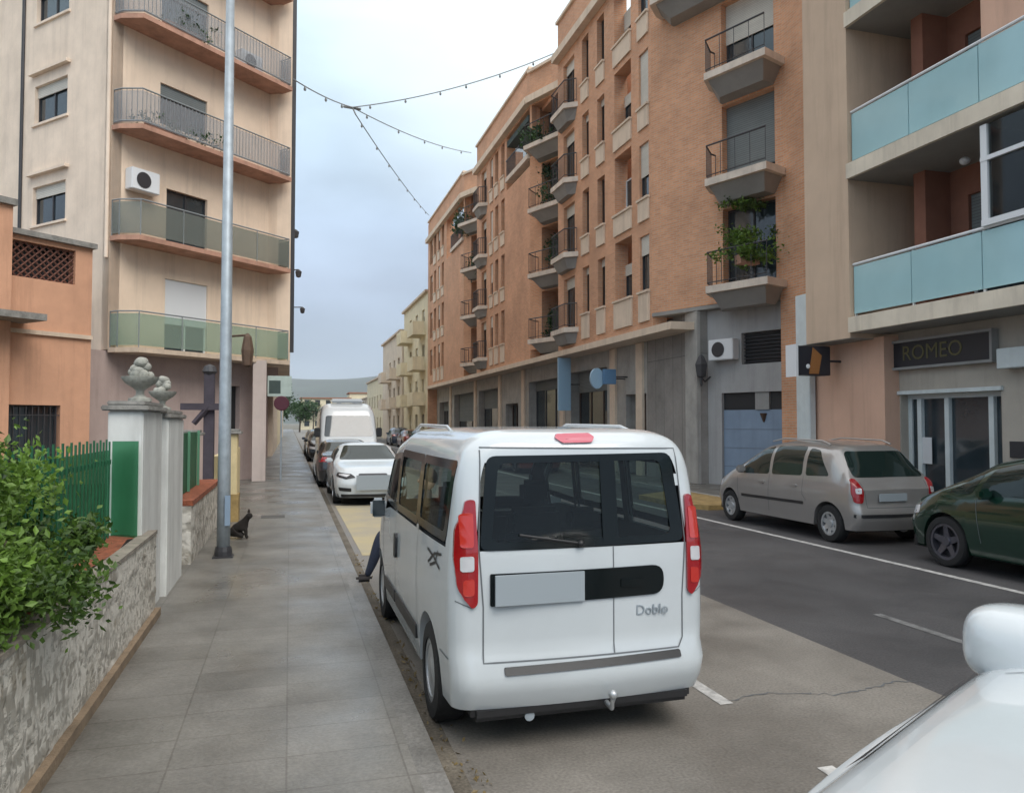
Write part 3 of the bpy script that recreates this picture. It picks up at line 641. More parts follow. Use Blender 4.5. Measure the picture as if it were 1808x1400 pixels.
for i in range(26): 
    for j in range(3):
        x0 = WX-0.10-0.54+j*0.18; y0 = -2+i*0.38; m.quad([(x0, y0, 0.90+0.05*rng.random()), (x0+0.18, y0, 0.90+0.05*rng.random()), (x0+0.18, y0+0.38, 0.90+0.05*rng.random()), (x0, y0+0.38, 0.90+0.05*rng.random())])
bmesh.ops.remove_doubles(m.bm, verts=m.bm.verts, dist=0.04)
m.build('planting_soil', M['soil'], t, smooth=60)
m = MB(); m.box(-12, WX-0.78, -2, 20, 0.05, 0.5); tag(m.build('garden_ground', mat('garden_earth', (0.10, 0.08, 0.05), 1, noise=0.4, nscale=3)), 'garden ground behind the wall', kind='structure')
def fence(name, lab, x, y0, y1, z0, z1, meshed=True):
    t = thing(name, lab, 'fence', (x, y0, z0))
    n = int((y1-y0)/0.11); m = MB()
    for i in range(n): yy = y0+i*0.11; m.box(x-0.006, x+0.006, yy, yy+0.022, z0, z1+0.02*(i % 2))
    for zz in (z0+0.12, z1-0.2): m.box(x-0.02, x-0.007, y0, y1, zz, zz+0.04)
    m.build('slats', M['green'], t)
    m = MB(); m.box(x-0.045, x-0.03, y0, y1, z0, z1-0.08); m.build('screen', glassmat('green_mesh', (0.42, 0.72, 0.56), 0.74, base=(0.02, 0.12, 0.06), rough=0.8), t)
    return t
fence('garden_fence', 'green slatted garden fence with mesh screen behind the bush', -1.50, 1.0, 7.5, 0.9, 1.76)
def pillar(lab, x0, x1, y0, y1, z, capm='capst', m_='white', capo=0.07, base=None):
    t = thing('gate_pillar', lab, 'pillar', ((x0+x1)/2, (y0+y1)/2, 0.12))
    m = MB(); m.box(x0, x1, y0, y1, 0.1, z); m.build('shaft', M[m_], t, bevel=0.012)
    m = MB(); m.box(x0-capo, x1+capo, y0-capo, y1+capo, z+0.002, z+0.05); m.box(x0-capo+0.04, x1+capo-0.04, y0-capo+0.04, y1+capo-0.04, z+0.05, z+0.09); m.build('cap', M[capm], t, bevel=0.01)
    if base: m = MB(); m.box(x0-0.03, x1+0.03, y0-0.03, y1+0.03, 0.1, 0.62); m.build('plinth', M[base], t)
    return t
ZP = 2.03
m = MB(); m.box(-1.50, -1.29, 7.50, 7.515, 0.9, 1.76); m.build('return_screen', MATS['green_mesh'], [o for o in bpy.data.objects if o.name == 'garden_fence'][0])
pillar('wide white rendered gate pillar carrying the left stone urn, next to the green fence', -1.56, -1.27, 7.6, 8.68, ZP, capo=0.05)
pillar('narrow white gate pillar carrying the right stone urn, beside the green gate panel', -1.52, -1.22, 8.76, 9.95, ZP-0.06, capo=0.03)
def urn(x, y, z, s, lab):
    t = thing('stone_urn', lab, 'urn', (x, y, z))
    m = MB(); m.lathe([(0.0, 0), (0.17, 0), (0.17, 0.05), (0.10, 0.07), (0.06, 0.11), (0.06, 0.17), (0.10, 0.21), (0.22, 0.29), (0.27, 0.36), (0.275, 0.39), (0.22, 0.395), (0.0, 0.37)], (0, 0, 0), 24)
    bmesh.ops.transform(m.bm, matrix=Matrix.Translation((x, y, z))@Matrix.Scale(s, 4), verts=m.bm.verts); m.build('bowl', M['urn'], t, smooth=50)
    m = MB(); rng = random.Random(int(x*100)); 
    for k in range(22):
        a = rng.uniform(0, 6.28); r = rng.uniform(0, 0.19); h = rng.random()
        m.ico((x+math.cos(a)*r*s*(1-h*0.7), y+math.sin(a)*r*s*(1-h*0.7), z+(0.40+h*0.24)*s), rng.uniform(0.07, 0.10)*s, 2, (1, 1, 0.9))
    m.build('carved_fruit', M['urn'], t, smooth=180)
urn(-1.36, 7.95, ZP+0.092, 0.60, 'left weathered cast stone fruit urn with tall heap, on the wide white pillar')
urn(-1.34, 9.15, ZP+0.032, 0.52, 'right weathered cast stone urn with low heap, on the narrow white pillar')
t = thing('garden_gate', 'grey metal garden gate closed beyond the narrow white pillar', 'gate', (-1.4, 9.97, 0.12))
m = MB()
for i in range(5): m.box(-1.41, -1.39, 10.02+i*0.115, 10.04+i*0.115, 0.2, 1.75)
for z in (0.3, 1.0, 1.7): m.box(-1.425, -1.412, 9.97, 10.6, z, z+0.05)
m.build('bars', M['galv'], t)
t = thing('garden_wall', 'low grey rendered wall with red top, beyond the narrow white pillar', 'wall', (WX, 10.7, 0.12))
m = MB(); m.box(WX-0.2, WX, 10.64, 14.6, 0.1, 0.86); m.build('stonework', M['stone'], t)
m = MB(); m.box(WX-0.5, WX+0.02, 10.64, 14.6, 0.863, 0.93); m.build('coping', M['soil'], t)
t = thing('green_panel', 'solid green sheet panel standing on the far garden wall, left of the lamp post', 'fence panel', (-1.35, 11, 0.93))
m = MB(); m.box(-1.46, -1.42, 10.8, 13.2, 0.935, 1.78); m.build('sheet', M['green'], t)
m = MB(); 
for y in (10.78, 12.0, 13.2): m.box(-1.415, -1.38, y, y+0.04, 0.935, 1.8)
m.build('frame', mat('green_frame', (0.10, 0.26, 0.16), 0.6), t)
t2 = pillar('cream garden wall pillar left of the lamp post base', -1.72, -1.42, 13.3, 13.65, 1.72, m_='beige')
t2 = pillar('cream pillar with yellow base just right of the lamp post', WX+0.02, WX+0.28, 15.0, 15.35, 1.72, m_='yell', base='ylw')
t = thing('garden_wall', 'far low cream garden wall between lamp post and corner block', 'wall', (WX, 15.4, 0.12)); m = MB(); m.box(WX-0.2, WX-0.02, 15.4, 21, 0.1, 1.3); m.build('stonework', M['yell'], t)
# dark timber post with brace
a = atY(370, 660, 15.0)
t = thing('timber_post', 'dark timber post with cross beam and brace, left of the lamp post', 'post', (a.x, 15, 0.5))
m = MB(); m.box(a.x-0.09, a.x+0.09, 14.95, 15.12, 0.4, a.z); m.build('post', M['wood'], t, bevel=0.01)
b = atY(320, 718, 15); c = atY(388, 718, 15); m = MB(); m.box(b.x, c.x, 14.86, 14.948, b.z-0.06, b.z+0.06); m.build('beam', M['wood'], t)
d = atY(343, 748, 15); m = MB(); m.tube([(d.x, 14.9, d.z), (a.x, 14.9, b.z)], 0.05, 4); m.build('brace', M['wood'], t)
m = MB(); m.lathe([(0.0, 0.18), (0.1, 0.14), (0.13, 0.04), (0.08, -0.03), (0, -0.03)], (a.x, 15.03, a.z), 12); m.build('finial', M['iron'], t)
# bush
t = thing('bush', 'bright green leafy bush spilling over the stone garden wall at the left edge', 'bush', (-1.6, 4.5, 0.87))
cl = [(Vector((-1.75, 3.6, 1.36)), (0.38, 0.6, 0.38), 3), (Vector((-1.72, 4.5, 1.44)), (0.36, 0.6, 0.34), 3.4), (Vector((-1.72, 5.2, 1.28)), (0.30, 0.5, 0.30), 3), (Vector((-1.42, 4.7, 1.12)), (0.24, 0.6, 0.28), 3),
      (Vector((-1.36, 3.9, 1.12)), (0.18, 0.5, 0.22), 2.4), (Vector((-1.66, 5.6, 1.20)), (0.16, 0.35, 0.2), 1.2), (Vector((-1.9, 2.8, 1.5)), (0.5, 0.6, 0.4), 2.5)]
leaves('foliage', t, M['leaf'], cl, 0.043, 72000, 11)
m = MB(); rng = random.Random(2)
for c, r, _ in cl:
    for k in range(7):
        e_ = c+Vector((rng.gauss(0, 0.5)*r[0], rng.gauss(0, 0.5)*r[1], rng.gauss(0, 0.5)*r[2])); b0 = Vector((c.x-0.05, c.y, 0.88)); m.tube([b0, b0.lerp(e_, 0.5)+Vector((0.03, 0, 0.05)), e_], [0.014, 0.009, 0.004], 5, False)
m.build('branches', M['bark'], t)
# lamp post
bs = G(393, 985, 0.12)
t = thing('lamp_post', 'tall galvanised steel lamp post on the pavement beside the garden wall', 'lamp post', (bs.x, bs.y, 0.12))
X, Y = bs.x, bs.y+0.1
m = MB(); m.tube([(X, Y, 0.12), (X, Y, 1.2), (X, Y, 10.5)], [0.09, 0.085, 0.045], 10); m.build('shaft', M['galv'], t, smooth=180)
m = MB(); m.box(X-0.13, X+0.13, Y-0.13, Y+0.13, 0.12, 0.14); m.lathe([(0.118, 0.14), (0.115, 0.2), (0.10, 0.26)], (X, Y, 0), 12); m.build('base', M['frame'], t)
m = MB(); m.box(X+0.02, X+0.09, Y-0.125, Y-0.10, 0.55, 0.95); m.build('hatch', mat('bluish_hatch', (0.22, 0.30, 0.40), 0.5), t)
m = MB(); m.tube([(X, Y, 10.4), (X+0.5, Y, 10.9), (X+1.5, Y, 11.0)], 0.04); m.build('arm', M['galv'], t)
m = MB(); m.box(X+1.4, X+2.1, Y-0.12, Y+0.12, 10.93, 11.05); m.build('luminaire', M['aluc'], t, bevel=0.03)
# small rusty sign/lantern beyond the post
p = atY(437, 625, 21.5)
t = thing('wall_lantern', 'brown iron wall lantern hanging right of the lamp post under the first balcony', 'lantern', (p.x, 21.5, p.z))
m = MB(); m.lathe([(0.02, 0.55), (0.1, 0.45), (0.16, 0.1), (0.12, -0.3), (0.04, -0.35)], (p.x, 21.5, p.z), 6); m.tube([(p.x, 21.5, p.z+0.5), (p.x-0.5, 22.4, p.z+0.55)], 0.03); m.build('lantern_body', mat('rusty_iron', (0.12, 0.075, 0.05), 0.8, noise=0.4, nscale=8), t)
# cat
p = G(424, 951, 0.12); cx_, cy_ = p.x+0.02, p.y
cm = bmesh.new(); lay = cm.verts.layers.skin.verify()
def chain(bm, lay, pts, start=None):
    prev = start
    for q, r in pts:
        v = bm.verts.new(q); v[lay].radius = (r, r)
        if prev: bm.edges.new((prev, v))
        prev = v
    return prev
root_v = cm.verts.new((cx_-0.10, cy_+0.05, 0.24)); root_v[lay].radius = (0.095, 0.10); root_v[lay].use_root = True
sh = chain(cm, lay, [((cx_-0.02, cy_, 0.32), 0.085), ((cx_+0.05, cy_-0.02, 0.39), 0.062), ((cx_+0.085, cy_-0.03, 0.45), 0.045)], root_v)
chain(cm, lay, [((cx_+0.115, cy_-0.04, 0.485), 0.062), ((cx_+0.165, cy_-0.05, 0.475), 0.03)], sh)
chain(cm, lay, [((cx_+0.06, cy_-0.06, 0.27), 0.03), ((cx_+0.07, cy_-0.06, 0.15), 0.02), ((cx_+0.10, cy_-0.06, 0.135), 0.018)], [v for v in cm.verts][1])
chain(cm, lay, [((cx_+0.06, cy_+0.05, 0.27), 0.03), ((cx_+0.07, cy_+0.05, 0.15), 0.02), ((cx_+0.10, cy_+0.05, 0.135), 0.018)], [v for v in cm.verts][1])
chain(cm, lay, [((cx_-0.04, cy_-0.07, 0.20), 0.05), ((cx_+0.03, cy_-0.08, 0.15), 0.025)], root_v)
chain(cm, lay, [((cx_-0.04, cy_+0.12, 0.20), 0.05), ((cx_+0.03, cy_+0.13, 0.15), 0.025)], root_v)
chain(cm, lay, [((cx_-0.2, cy_+0.06, 0.17), 0.022), ((cx_-0.24, cy_-0.02, 0.145), 0.018), ((cx_-0.17, cy_-0.1, 0.14), 0.014)], root_v)
me = bpy.data.meshes.new('cat_body'); cm.to_mesh(me); cm.free(); me.materials.append(M['cat'])
t = thing('cat', 'small black cat sitting on the pavement at the foot of the lamp post', 'cat', (cx_, cy_, 0.12))
ob = bpy.data.objects.new('cat_body', me); COL.objects.link(ob); ob.parent = t; ob.matrix_parent_inverse = Matrix.Translation((-cx_, -cy_, -0.12))
ob.modifiers.new('skin', 'SKIN').use_smooth_shade = True; ss = ob.modifiers.new('sub', 'SUBSURF'); ss.levels = 2; ss.render_levels = 2
for s_ in (-1, 1):
    m = MB(); m.lathe([(0.022, 0), (0.015, 0.03), (0.0, 0.055)], (cx_+0.105, cy_-0.04+s_*0.032, 0.53), 6); m.build('ear', M['cat'], t)
# ================================================================== RIGHT SIDE
def RFr(X): return Frame((X, 0), (0, 1), flip=True)     # local x = world Y, y = towards the street
def yat(x, X): return atX(x, 700, X).y
# ---------------- brick apartment block
bb = thing('apartment_building', 'long orange brick apartment block with angled bays and pale balconies, right side of the street', 'building', (11, 22, 0))
F11 = RFr(11.0); ST = 3.03; ZB = 4.95; ZT = 19.0
AX = Vector((0.375, -0.927, 0)).normalized()
def ring_balcony(f, poly, z, proj_=0.5, par=0, mt='balcw', corb=True, planted=None, name='balcony', solid=False, rail_pts=None):
    """slab with a narrower grey corbel below and a dark railing above"""
    m = MB(); m.prism(poly, z-0.2, z, f); sb = m.build(name, M[mt], bb)
    if corb:
        cx = sum(p[0] for p in poly)/len(poly); y0 = min(p[1] for p in poly)
        m = MB(); b = [(cx+(x-cx)*0.9, y0+(y-y0)*0.88) for x, y in poly]; c = [(cx+(x-cx)*0.72, y0+(y-y0)*0.5) for x, y in poly]
        v0 = [m.bm.verts.new(f(x, y, z-0.203)) for x, y in b]; v1 = [m.bm.verts.new(f(x, y, z-0.62)) for x, y in c]
        m.bm.faces.new(v0); m.bm.faces.new(v1[::-1])
        for i in range(len(b)): m.bm.faces.new((v0[i], v0[(i+1) % len(b)], v1[(i+1) % len(b)], v1[i]))
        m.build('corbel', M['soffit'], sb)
    if rail_pts:
        m = MB(); P = [f(x, y, 0) for x, y in rail_pts]
        m.tube([p+Vector((0, 0, z+0.95)) for p in P], 0.025, 6); m.tube([p+Vector((0, 0, z+0.1)) for p in P], 0.015, 4)
        for a, b_ in zip(P[:-1], P[1:]):
            n = max(1, int((b_-a).length/(0.13 if (a-P[0]).length < 0.4 or len(P) == 4 and proj_ < 0.6 else 0.42)))
            for i in range(n+1): q = a.lerp(b_, i/n); m.tube([q+Vector((0, 0, z+0.05)), q+Vector((0, 0, z+0.95))], 0.011, 4, False)
        m.build('railing', M['iron'], sb)
    return sb
def straight(y0, y1, cols, solid=None, zt=ZT):
    """straight facade run at X=11; cols: (ya, yb, kind)"""
    ops = []; wn = []
    for ya, yb, kind in cols:
        for k in range(5):
            z = 5.5+ST*k
            if z+2.6 > zt: continue
            if kind == 'big':
                ops.append((ya, yb, z+0.7, z+2.75)); wn.append((ya, yb, z+0.7, z+2.0, 0.45, 'wframe' if k % 2 else 'frame', random.choice((0, 0.3, 0.5)), 2))
            elif kind == 'tall': ops.append((ya, yb, z+0.72, z+2.5)); wn.append((ya, yb, z+0.72, z+2.5, 0.22, 'bframe', 0 if k % 2 else 0.15, 1))
            elif kind == 'shut': ops.append((ya, yb, z+0.72, z+2.5)); wn.append((ya, yb, z+0.72, z+2.5, 0.12, 'frame', (0.35, 0.6, 1.0, 0.55, 0.8)[k], 1))
            elif kind == 'door': ops.append((ya, yb, z+0.3, z+2.4)); wn.append((ya, yb, z+0.3, z+2.4, 0.2, 'bframe', 0.2, 2))
    if solid:   # loggia on the top floors: (ya, yb, z0, z1)
        ops.append(solid)
    mb = MB(); wall(mb, F11, y0, y1, ZB, zt, 0.5, ops); mb.build('wall', M['brick'], bb)
    for a, b_, c, d, dep, fm, sh, cl in wn: window(bb, F11, a, b_, c, d, dep=dep, fm=fm, shut=sh, cols=cl)
    for ya, yb, kind in cols:
        if kind in ('big', 'tall', 'shut'):
            for k in range(5):
                z = 5.5+ST*k
                if z+2.6 > zt: continue
                m = MB(); m.box(ya-0.03, yb+0.03, 0.003, 0.06, z-0.05 if k else z-0.3, z+0.618, F11)
                m.box(ya-0.06, yb+0.06, 0.003, 0.11, z+0.62, z+0.69, F11)
                m.build('sill_panel', M['beige'], bb)
    m = MB(); m.box(y0-0.05, y1+0.05, -0.55, 0.10, zt+0.002, zt+0.12, F11); m.box(y0, y1, 0.003, 0.30, zt-1.75, zt-1.42, F11); m.build('cornice', M['beige'], bb)
def stub(y0, y1):
    for k in range(5):
        z = 5.75+ST*k
        if z > 17.5: continue
        ring_balcony(F11, [(y0, 0.002), (y0+0.35, 0.5), (y1-0.35, 0.5), (y1, 0.002)], z, corb=True, name='small_balcony', rail_pts=[(y0+0.05, 0.05), (y0+0.38, 0.46), (y1-0.38, 0.46), (y1-0.05, 0.05)])
straight(22.1, 31.0, [(22.3, 23.0, 'shut'), (23.6, 25.0, 'big'), (25.9, 26.6, 'tall'), (27.45, 28.15, 'tall'), (29.0, 30.3, 'door')], zt=ZT+0.15)
stub(28.6, 30.9)
straight(35.0, 46.0, [(39.6, 40.3, 'tall'), (40.9, 41.6, 'tall'), (42.1, 42.7, 'shut'), (43.6, 44.8, 'door')], solid=(35.05, 39.2, 14.3, 17.15))
stub(43.3, 45.4)
straight(49.7, 63.3, [(56.6, 57.5, 'tall'), (58.2, 59.0, 'shut'), (59.8, 60.8, 'tall'), (61.4, 62.6, 'door')], solid=(49.8, 55.6, 14.0, 16.9), zt=ZT-0.4)
for q_ in ((31.01, 34.99, -2.6, -0.6, 17.0, ZT-0.3), (46.01, 49.69, -2.4, -0.6, 16.5, ZT-0.8)): m = MB(); m.box(*q_, F11); m.build('attic', M['brick'], bb)
# loggia interiors + brick end walls of each run
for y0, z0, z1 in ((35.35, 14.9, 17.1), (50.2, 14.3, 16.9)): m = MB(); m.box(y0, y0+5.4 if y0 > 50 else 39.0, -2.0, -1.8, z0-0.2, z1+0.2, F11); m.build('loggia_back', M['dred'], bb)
for y0, z0 in ((35.0, 14.9), (49.7, 14.3)): m = MB(); m.box(y0, y0+4.0, -1.9, 0.14, z0-0.26, z0-0.02, F11); m.build('loggia_slab', M['balcw'], bb)
for y0, z0 in ((35.05, 14.9), (49.75, 14.3)):
    m = MB(); m.box(y0, y0+3.9, 0.09, 0.12, z0+0.85, z0+0.9, F11)
    for i in range(30): m.box(y0+i*0.13, y0+i*0.13+0.02, 0.095, 0.115, z0, z0+0.848, F11)
    m.build('loggia_railing', M['iron'], bb)
m = MB(); m.box(35.3, 39.1, -0.9, 0.0, 16.6, 16.9, F11); m.box(35.3, 38.5, -0.95, -0.9, 15.5, 16.6, F11); m.build('awning', M['awn'], bb)
def angled(ys, yp, balc, x0b, zt=ZT, full=None, proj=0.95, deep=0.28):
    """wall turning in from the near end of a straight run at Y=ys towards the camera, down to Y=yp"""
    f = Frame((11.0, ys), AX); L_ = (ys-yp)/-AX.y+0.25
    ops = []
    for k in range(5):
        z = 5.75+ST*k
        if z > 17.5: continue
        ops.append((0.12 if deep > 0.5 and k == 3 else x0b+0.25, L_-0.35, z+0.02, z+2.35))
    mb = MB(); wall(mb, f, 0.0, L_, ZB+0.45, zt-0.2, max(0.35, deep+0.1), ops); mb.build('wall', M['brick'], bb)
    for k, o in enumerate(ops):
        z = o[2]-0.02
        window(bb, f, o[0], o[1], o[2], o[3], dep=deep, fm=('frame', 'bframe')[k % 2], shut=(0.0, 0.85, 0.5, 0.0, 0.3)[k] if deep < 0.5 else 0, sm='shutg' if k % 2 else 'shut', name='balcony_door', cols=2)
        a = x0b if k != 3 else max(0.3, x0b-2.0)
        ring_balcony(f, [(a, 0.003), (a, 0.25), (a+0.35, proj), (L_, proj), (L_, 0.003)], z, proj_=proj, rail_pts=[(a+0.05, 0.05), (a+0.05, 0.25), (a+0.38, proj-0.05), (L_-0.05, proj-0.05)])
    m = MB(); m.box(-0.1, L_, -0.4, 0.12, zt-0.198, zt-0.06, f); m.box(0, L_, 0.003, 0.30, zt-1.75, zt-1.42, f); m.build('cornice', M['beige'], bb)
    return f, L_
fN, LN = angled(22.1, 17.9, 4, 2.45, zt=ZT+0.15)
angled(35.0, 31.2, 4, 0.6, deep=1.1)
angled(49.7, 46.2, 4, 0.6, zt=ZT-0.4, deep=1.1)
for q_ in ((31.02, 31.2, -3, -0.52, ZB+0.5, ZT), (46.02, 46.2, -3, -0.52, ZB+0.5, ZT), (63.31, 63.5, -6, 0, 0, ZT-0.5)): m = MB(); m.box(*q_, F11); m.build('end_wall', M['brick'], bb)
m = MB(); m.prism([(17.95, -6), (17.95, -1.75), (14.3, -1.75), (14.3, -6)], 0.1, ZT, lambda x, y, z: F11(x, y, z)); m.build('side_wall', M['brick'], bb)
m = MB(); m.box(18.2, 63.3, -9, -3.2, 0.1, ZT-0.2, F11); m.build('core', M['brick'], bb)
# ledge between the ground floor and the brick
m = MB(); m.box(20.6, 63.3, -0.9, 0.16, 4.72, 4.948, F11); m.build('ledge', M['beige'], bb)
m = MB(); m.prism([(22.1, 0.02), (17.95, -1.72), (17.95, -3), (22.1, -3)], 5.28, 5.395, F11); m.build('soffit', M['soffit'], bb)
# ground floor at X = 11.75
GX = 11.75; FG = RFr(GX)
Y = lambda x: yat(x, GX)
ops = []
def go(xa, xb, za, zb): ops.append((Y(xb), Y(xa), za, zb)); return ops[-1]
dr = go(1105, 1141, 0.12, 2.95)
so_ = [go(1008, 1072, 0.12, 4.1), go(934, 985, 0.12, 4.0), go(893, 915, 0.12, 3.0), go(845, 880, 0.12, 4.0), go(802, 836, 0.12, 4.0), go(776, 792, 0.12, 3.6)]
mb = MB(); wall(mb, FG, Y(1237), Y(1143), 0.1, 5.28, 0.4, []); mb.build('ground_wall', M['gstone'], bb)
mb = MB(); wall(mb, FG, Y(1143)+0.001, 63.3, 0.1, 4.715, 0.4, ops); mb.build('ground_wall', M['gstone2'], bb)
m = MB(); m.box(Y(1237)-0.02, Y(1216), 0.002, 0.12, 0.12, 5.27, FG); m.build('column', M['gstone2'], bb, bevel=0.01)
for xa in (1138, 1090, 998, 928, 886, 842, 798): m = MB(); m.box(Y(xa), Y(xa)+0.5, 0.002, 0.10, 0.12, 4.7, FG); m.build('pilaster', M['beige'], bb)
m = MB(); m.box(dr[0], dr[1], -0.55, -0.42, 0.12, 2.95, FG); m.build('door', M['bframe'], bb)
for i, o in enumerate(so_):
    window(bb, FG, *o, dep=0.42, fm=('bframe', 'frame')[i % 2], cols=3, name='shopfront', fw=0.08, shut=(0.22, 0.12, 0, 0.3, 0.5, 0.2)[i], sm='shutg')
# garage bay below the angled wall
FGa = Frame((12.05, 20.35), AX)
gop = [(0.35, 3.0, 0.12, 2.80), (1.05, 2.9, 3.60, 4.5)]
mb = MB(); wall(mb, FGa, -0.45, 3.1, 0.1, 5.27, 0.3, gop); mb.build('garage_wall', M['wmetal'] if False else mat('pale_grey_render', (0.40, 0.40, 0.40), 0.9, noise=0.15, nscale=1.0, streak=0.35), bb)
m = MB(); m.box(0.35, 3.0, -0.14, -0.1, 0.12, 2.30, FGa); gd_ = m.build('garage_door', M['garage'], bb)
m = MB()
for z in (0.66, 1.2, 1.74): m.box(0.35, 3.0, -0.097, -0.094, z, z+0.01, FGa)
m.build('joint', M['seam'], gd_)
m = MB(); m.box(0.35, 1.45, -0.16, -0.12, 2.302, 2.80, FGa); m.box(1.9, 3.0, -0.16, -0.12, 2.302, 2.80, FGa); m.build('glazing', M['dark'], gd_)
m = MB(); m.box(1.452, 1.898, -0.14, -0.05, 2.302, 2.80, FGa); m.build('header', M['aluc'], gd_)
m = MB(); m.tube([FGa(1.7, -0.085, 2.2), FGa(1.7, -0.085, 1.95)], [0.11, 0.02], 8); m.build('emblem', M['bframe'], gd_)
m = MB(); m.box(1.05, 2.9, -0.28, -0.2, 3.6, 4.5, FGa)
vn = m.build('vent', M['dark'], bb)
m = MB()
for i in range(9): m.box(1.05, 2.9, -0.2, -0.12, 3.65+i*0.1, 3.67+i*0.1, FGa)
m.build('louvre', M['frame'], vn)
t = acunit(FGa, 0.14, 0.02, 3.75, 'weathered white air conditioner high on the grey wall above the garage door')
t = thing('wall_lantern', 'black iron wall lantern on the grey wall left of the garage', 'lantern', FGa(0.25, 0.35, 3.4))
c = FGa(-0.05, 0.42, 3.55); m = MB(); m.lathe([(0.02, 0.4), (0.1, 0.32), (0.2, 0.1), (0.15, -0.25), (0.05, -0.3), (0.05, -0.5), (0.0, -0.55)], c, 6); m.build('lantern_body', M['iron'], t)
m = MB(); m.tube([FGa(-0.05, 0.0, 3.3), FGa(-0.05, 0.25, 3.15), c-Vector((0, 0, 0.3))], 0.025); m.build('bracket', M['iron'], t)
# signs of the ground floor
def flag_sign(name, lab, xa, xb, ya, yb, Yp, m_, th=0.12, shape='box', cat='sign', edge=None):
    a = atY(xa, yb, Yp); b = atY(xb, ya, Yp)
    t = thing(name, lab, cat, (b.x, Yp, a.z)); m = MB()
    if shape == 'box': m.box(a.x, b.x, Yp, Yp+th, a.z, b.z)
    else:
        cx, cz, rx, rz = (a.x+b.x)/2, (a.z+b.z)/2, (b.x-a.x)/2, (b.z-a.z)/2
        v0 = []; v1 = []
        for i in range(28):
            q = 2*math.pi*i/28; v0.append(m.bm.verts.new((cx+rx*math.cos(q), Yp, cz+rz*math.sin(q)))); v1.append(m.bm.verts.new((cx+rx*math.cos(q), Yp+th, cz+rz*math.sin(q))))
        m.bm.faces.new(v0); m.bm.faces.new(v1[::-1])
        for i in range(28): m.bm.faces.new((v0[i], v0[(i+1) % 28], v1[(i+1) % 28], v1[i]))
    m.build('panel', M[m_], t, bevel=0.01 if shape == 'box' else 0)
    if b.x < GX: m = MB(); m.tube([(b.x-0.05, Yp+0.06, (a.z+b.z)/2), (GX+0.05, Yp+0.06, (a.z+b.z)/2)], 0.025); m.build('bracket', M['iron'], t)
    return t, a, b
flag_sign('blue_shop_sign', 'tall narrow light blue sign on the pillar between the dark shopfronts', 986, 1008, 632, 725, 30.5, 'lbsign')
flag_sign('round_shop_sign', 'pale blue round sign projecting over the dark shopfront', 1043, 1066, 650, 686, 25.8, 'lbsign', shape='round')
flag_sign('oblong_shop_sign', 'deeper blue oblong sign just right of the pale blue round one', 1066, 1088, 652, 678, 25.6, 'bsign')
# ---------------- salmon building with blue glass balconies
sb_ = thing('apartment_building', 'salmon and cream building with turquoise glass balconies, at the right edge', 'building', (10.6, 12, 0))
BX = 10.6; FB_ = RFr(BX); yP0, yP1 = yat(1503, BX), yat(1425, BX)
m = MB(); m.box(yP0, yP1, -2.3, 0, 3.60, 17.5, FB_); m.build('pier', M['pier'], sb_)
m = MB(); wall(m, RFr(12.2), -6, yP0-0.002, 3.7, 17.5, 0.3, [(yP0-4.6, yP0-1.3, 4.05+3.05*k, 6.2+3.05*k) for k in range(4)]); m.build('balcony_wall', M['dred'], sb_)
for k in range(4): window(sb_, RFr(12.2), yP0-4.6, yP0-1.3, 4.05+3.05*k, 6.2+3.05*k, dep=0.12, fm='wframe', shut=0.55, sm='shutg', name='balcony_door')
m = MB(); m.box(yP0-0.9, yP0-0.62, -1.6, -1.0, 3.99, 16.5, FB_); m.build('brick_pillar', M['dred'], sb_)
for k in range(5):
    z = 4.0+3.05*k
    m = MB(); m.box(-6, yP0-0.001, -1.6, 0.05, z-0.30, z-0.002, FB_); m.build('balcony_slab', M['slabc'], sb_)
    if k == 4: continue
    m = MB()
    yy = yP0-0.03
    while yy > -5: m.box(yy-1.45, yy, -0.10, -0.08, z+0.07, z+1.0, FB_); yy -= 1.47
    pn = m.build('glass_panel', M['bluep'], sb_)
    m = MB(); m.tube([FB_(yP0-0.01, -0.09, z+1.05), FB_(-5, -0.09, z+1.05)], 0.028, 8)
    yy = yP0-0.03
    while yy > -5: m.box(yy-0.02, yy+0.02, -0.14, -0.105, z, z+1.03, FB_); yy -= 1.47
    m.build('railing', M['wframe'], sb_)
    m = MB(); m.ico(FB_(yP0-1.9, -0.9, z+2.58), 0.09, 2, (1, 1, 0.8)); m.build('ceiling_lamp', M['wframe'], sb_)
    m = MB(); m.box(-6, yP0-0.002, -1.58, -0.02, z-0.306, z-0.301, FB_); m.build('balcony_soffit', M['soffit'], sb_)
# enclosed glazing on the lower balcony
yG = yat(1738, BX); m = MB()
for yy in (yG, yG-1.0, yG-2.0, yG-3.0): m.box(yy-0.12 if yy == yG else yy-0.06, yy, -0.12, -0.02, 5.08, 6.69, FB_)
m.box(yG-5, yG, -0.13, -0.01, 5.06, 5.16, FB_); m.box(yG-5, yG, -0.13, -0.01, 6.1, 6.17, FB_); gz = m.build('balcony_glazing', M['wframe'], sb_)
m = MB(); m.box(yG-5, yG-0.03, -0.08, -0.06, 5.1, 6.69, FB_); m.build('pane', glassmat('balcony_glass', (0.7, 0.75, 0.75), 0.6), gz)
m = MB(); m.box(yG-0.02, yG+0.03, -1.55, -0.15, 5.05, 6.69, FB_); m.build('side_screen', M['frame'], sb_)
m = MB(); m.box(yG-0.8, yG+0.1, -0.5, -0.2, 8.1, 9.72, FB_); m.build('pillar', M['pink'], sb_)
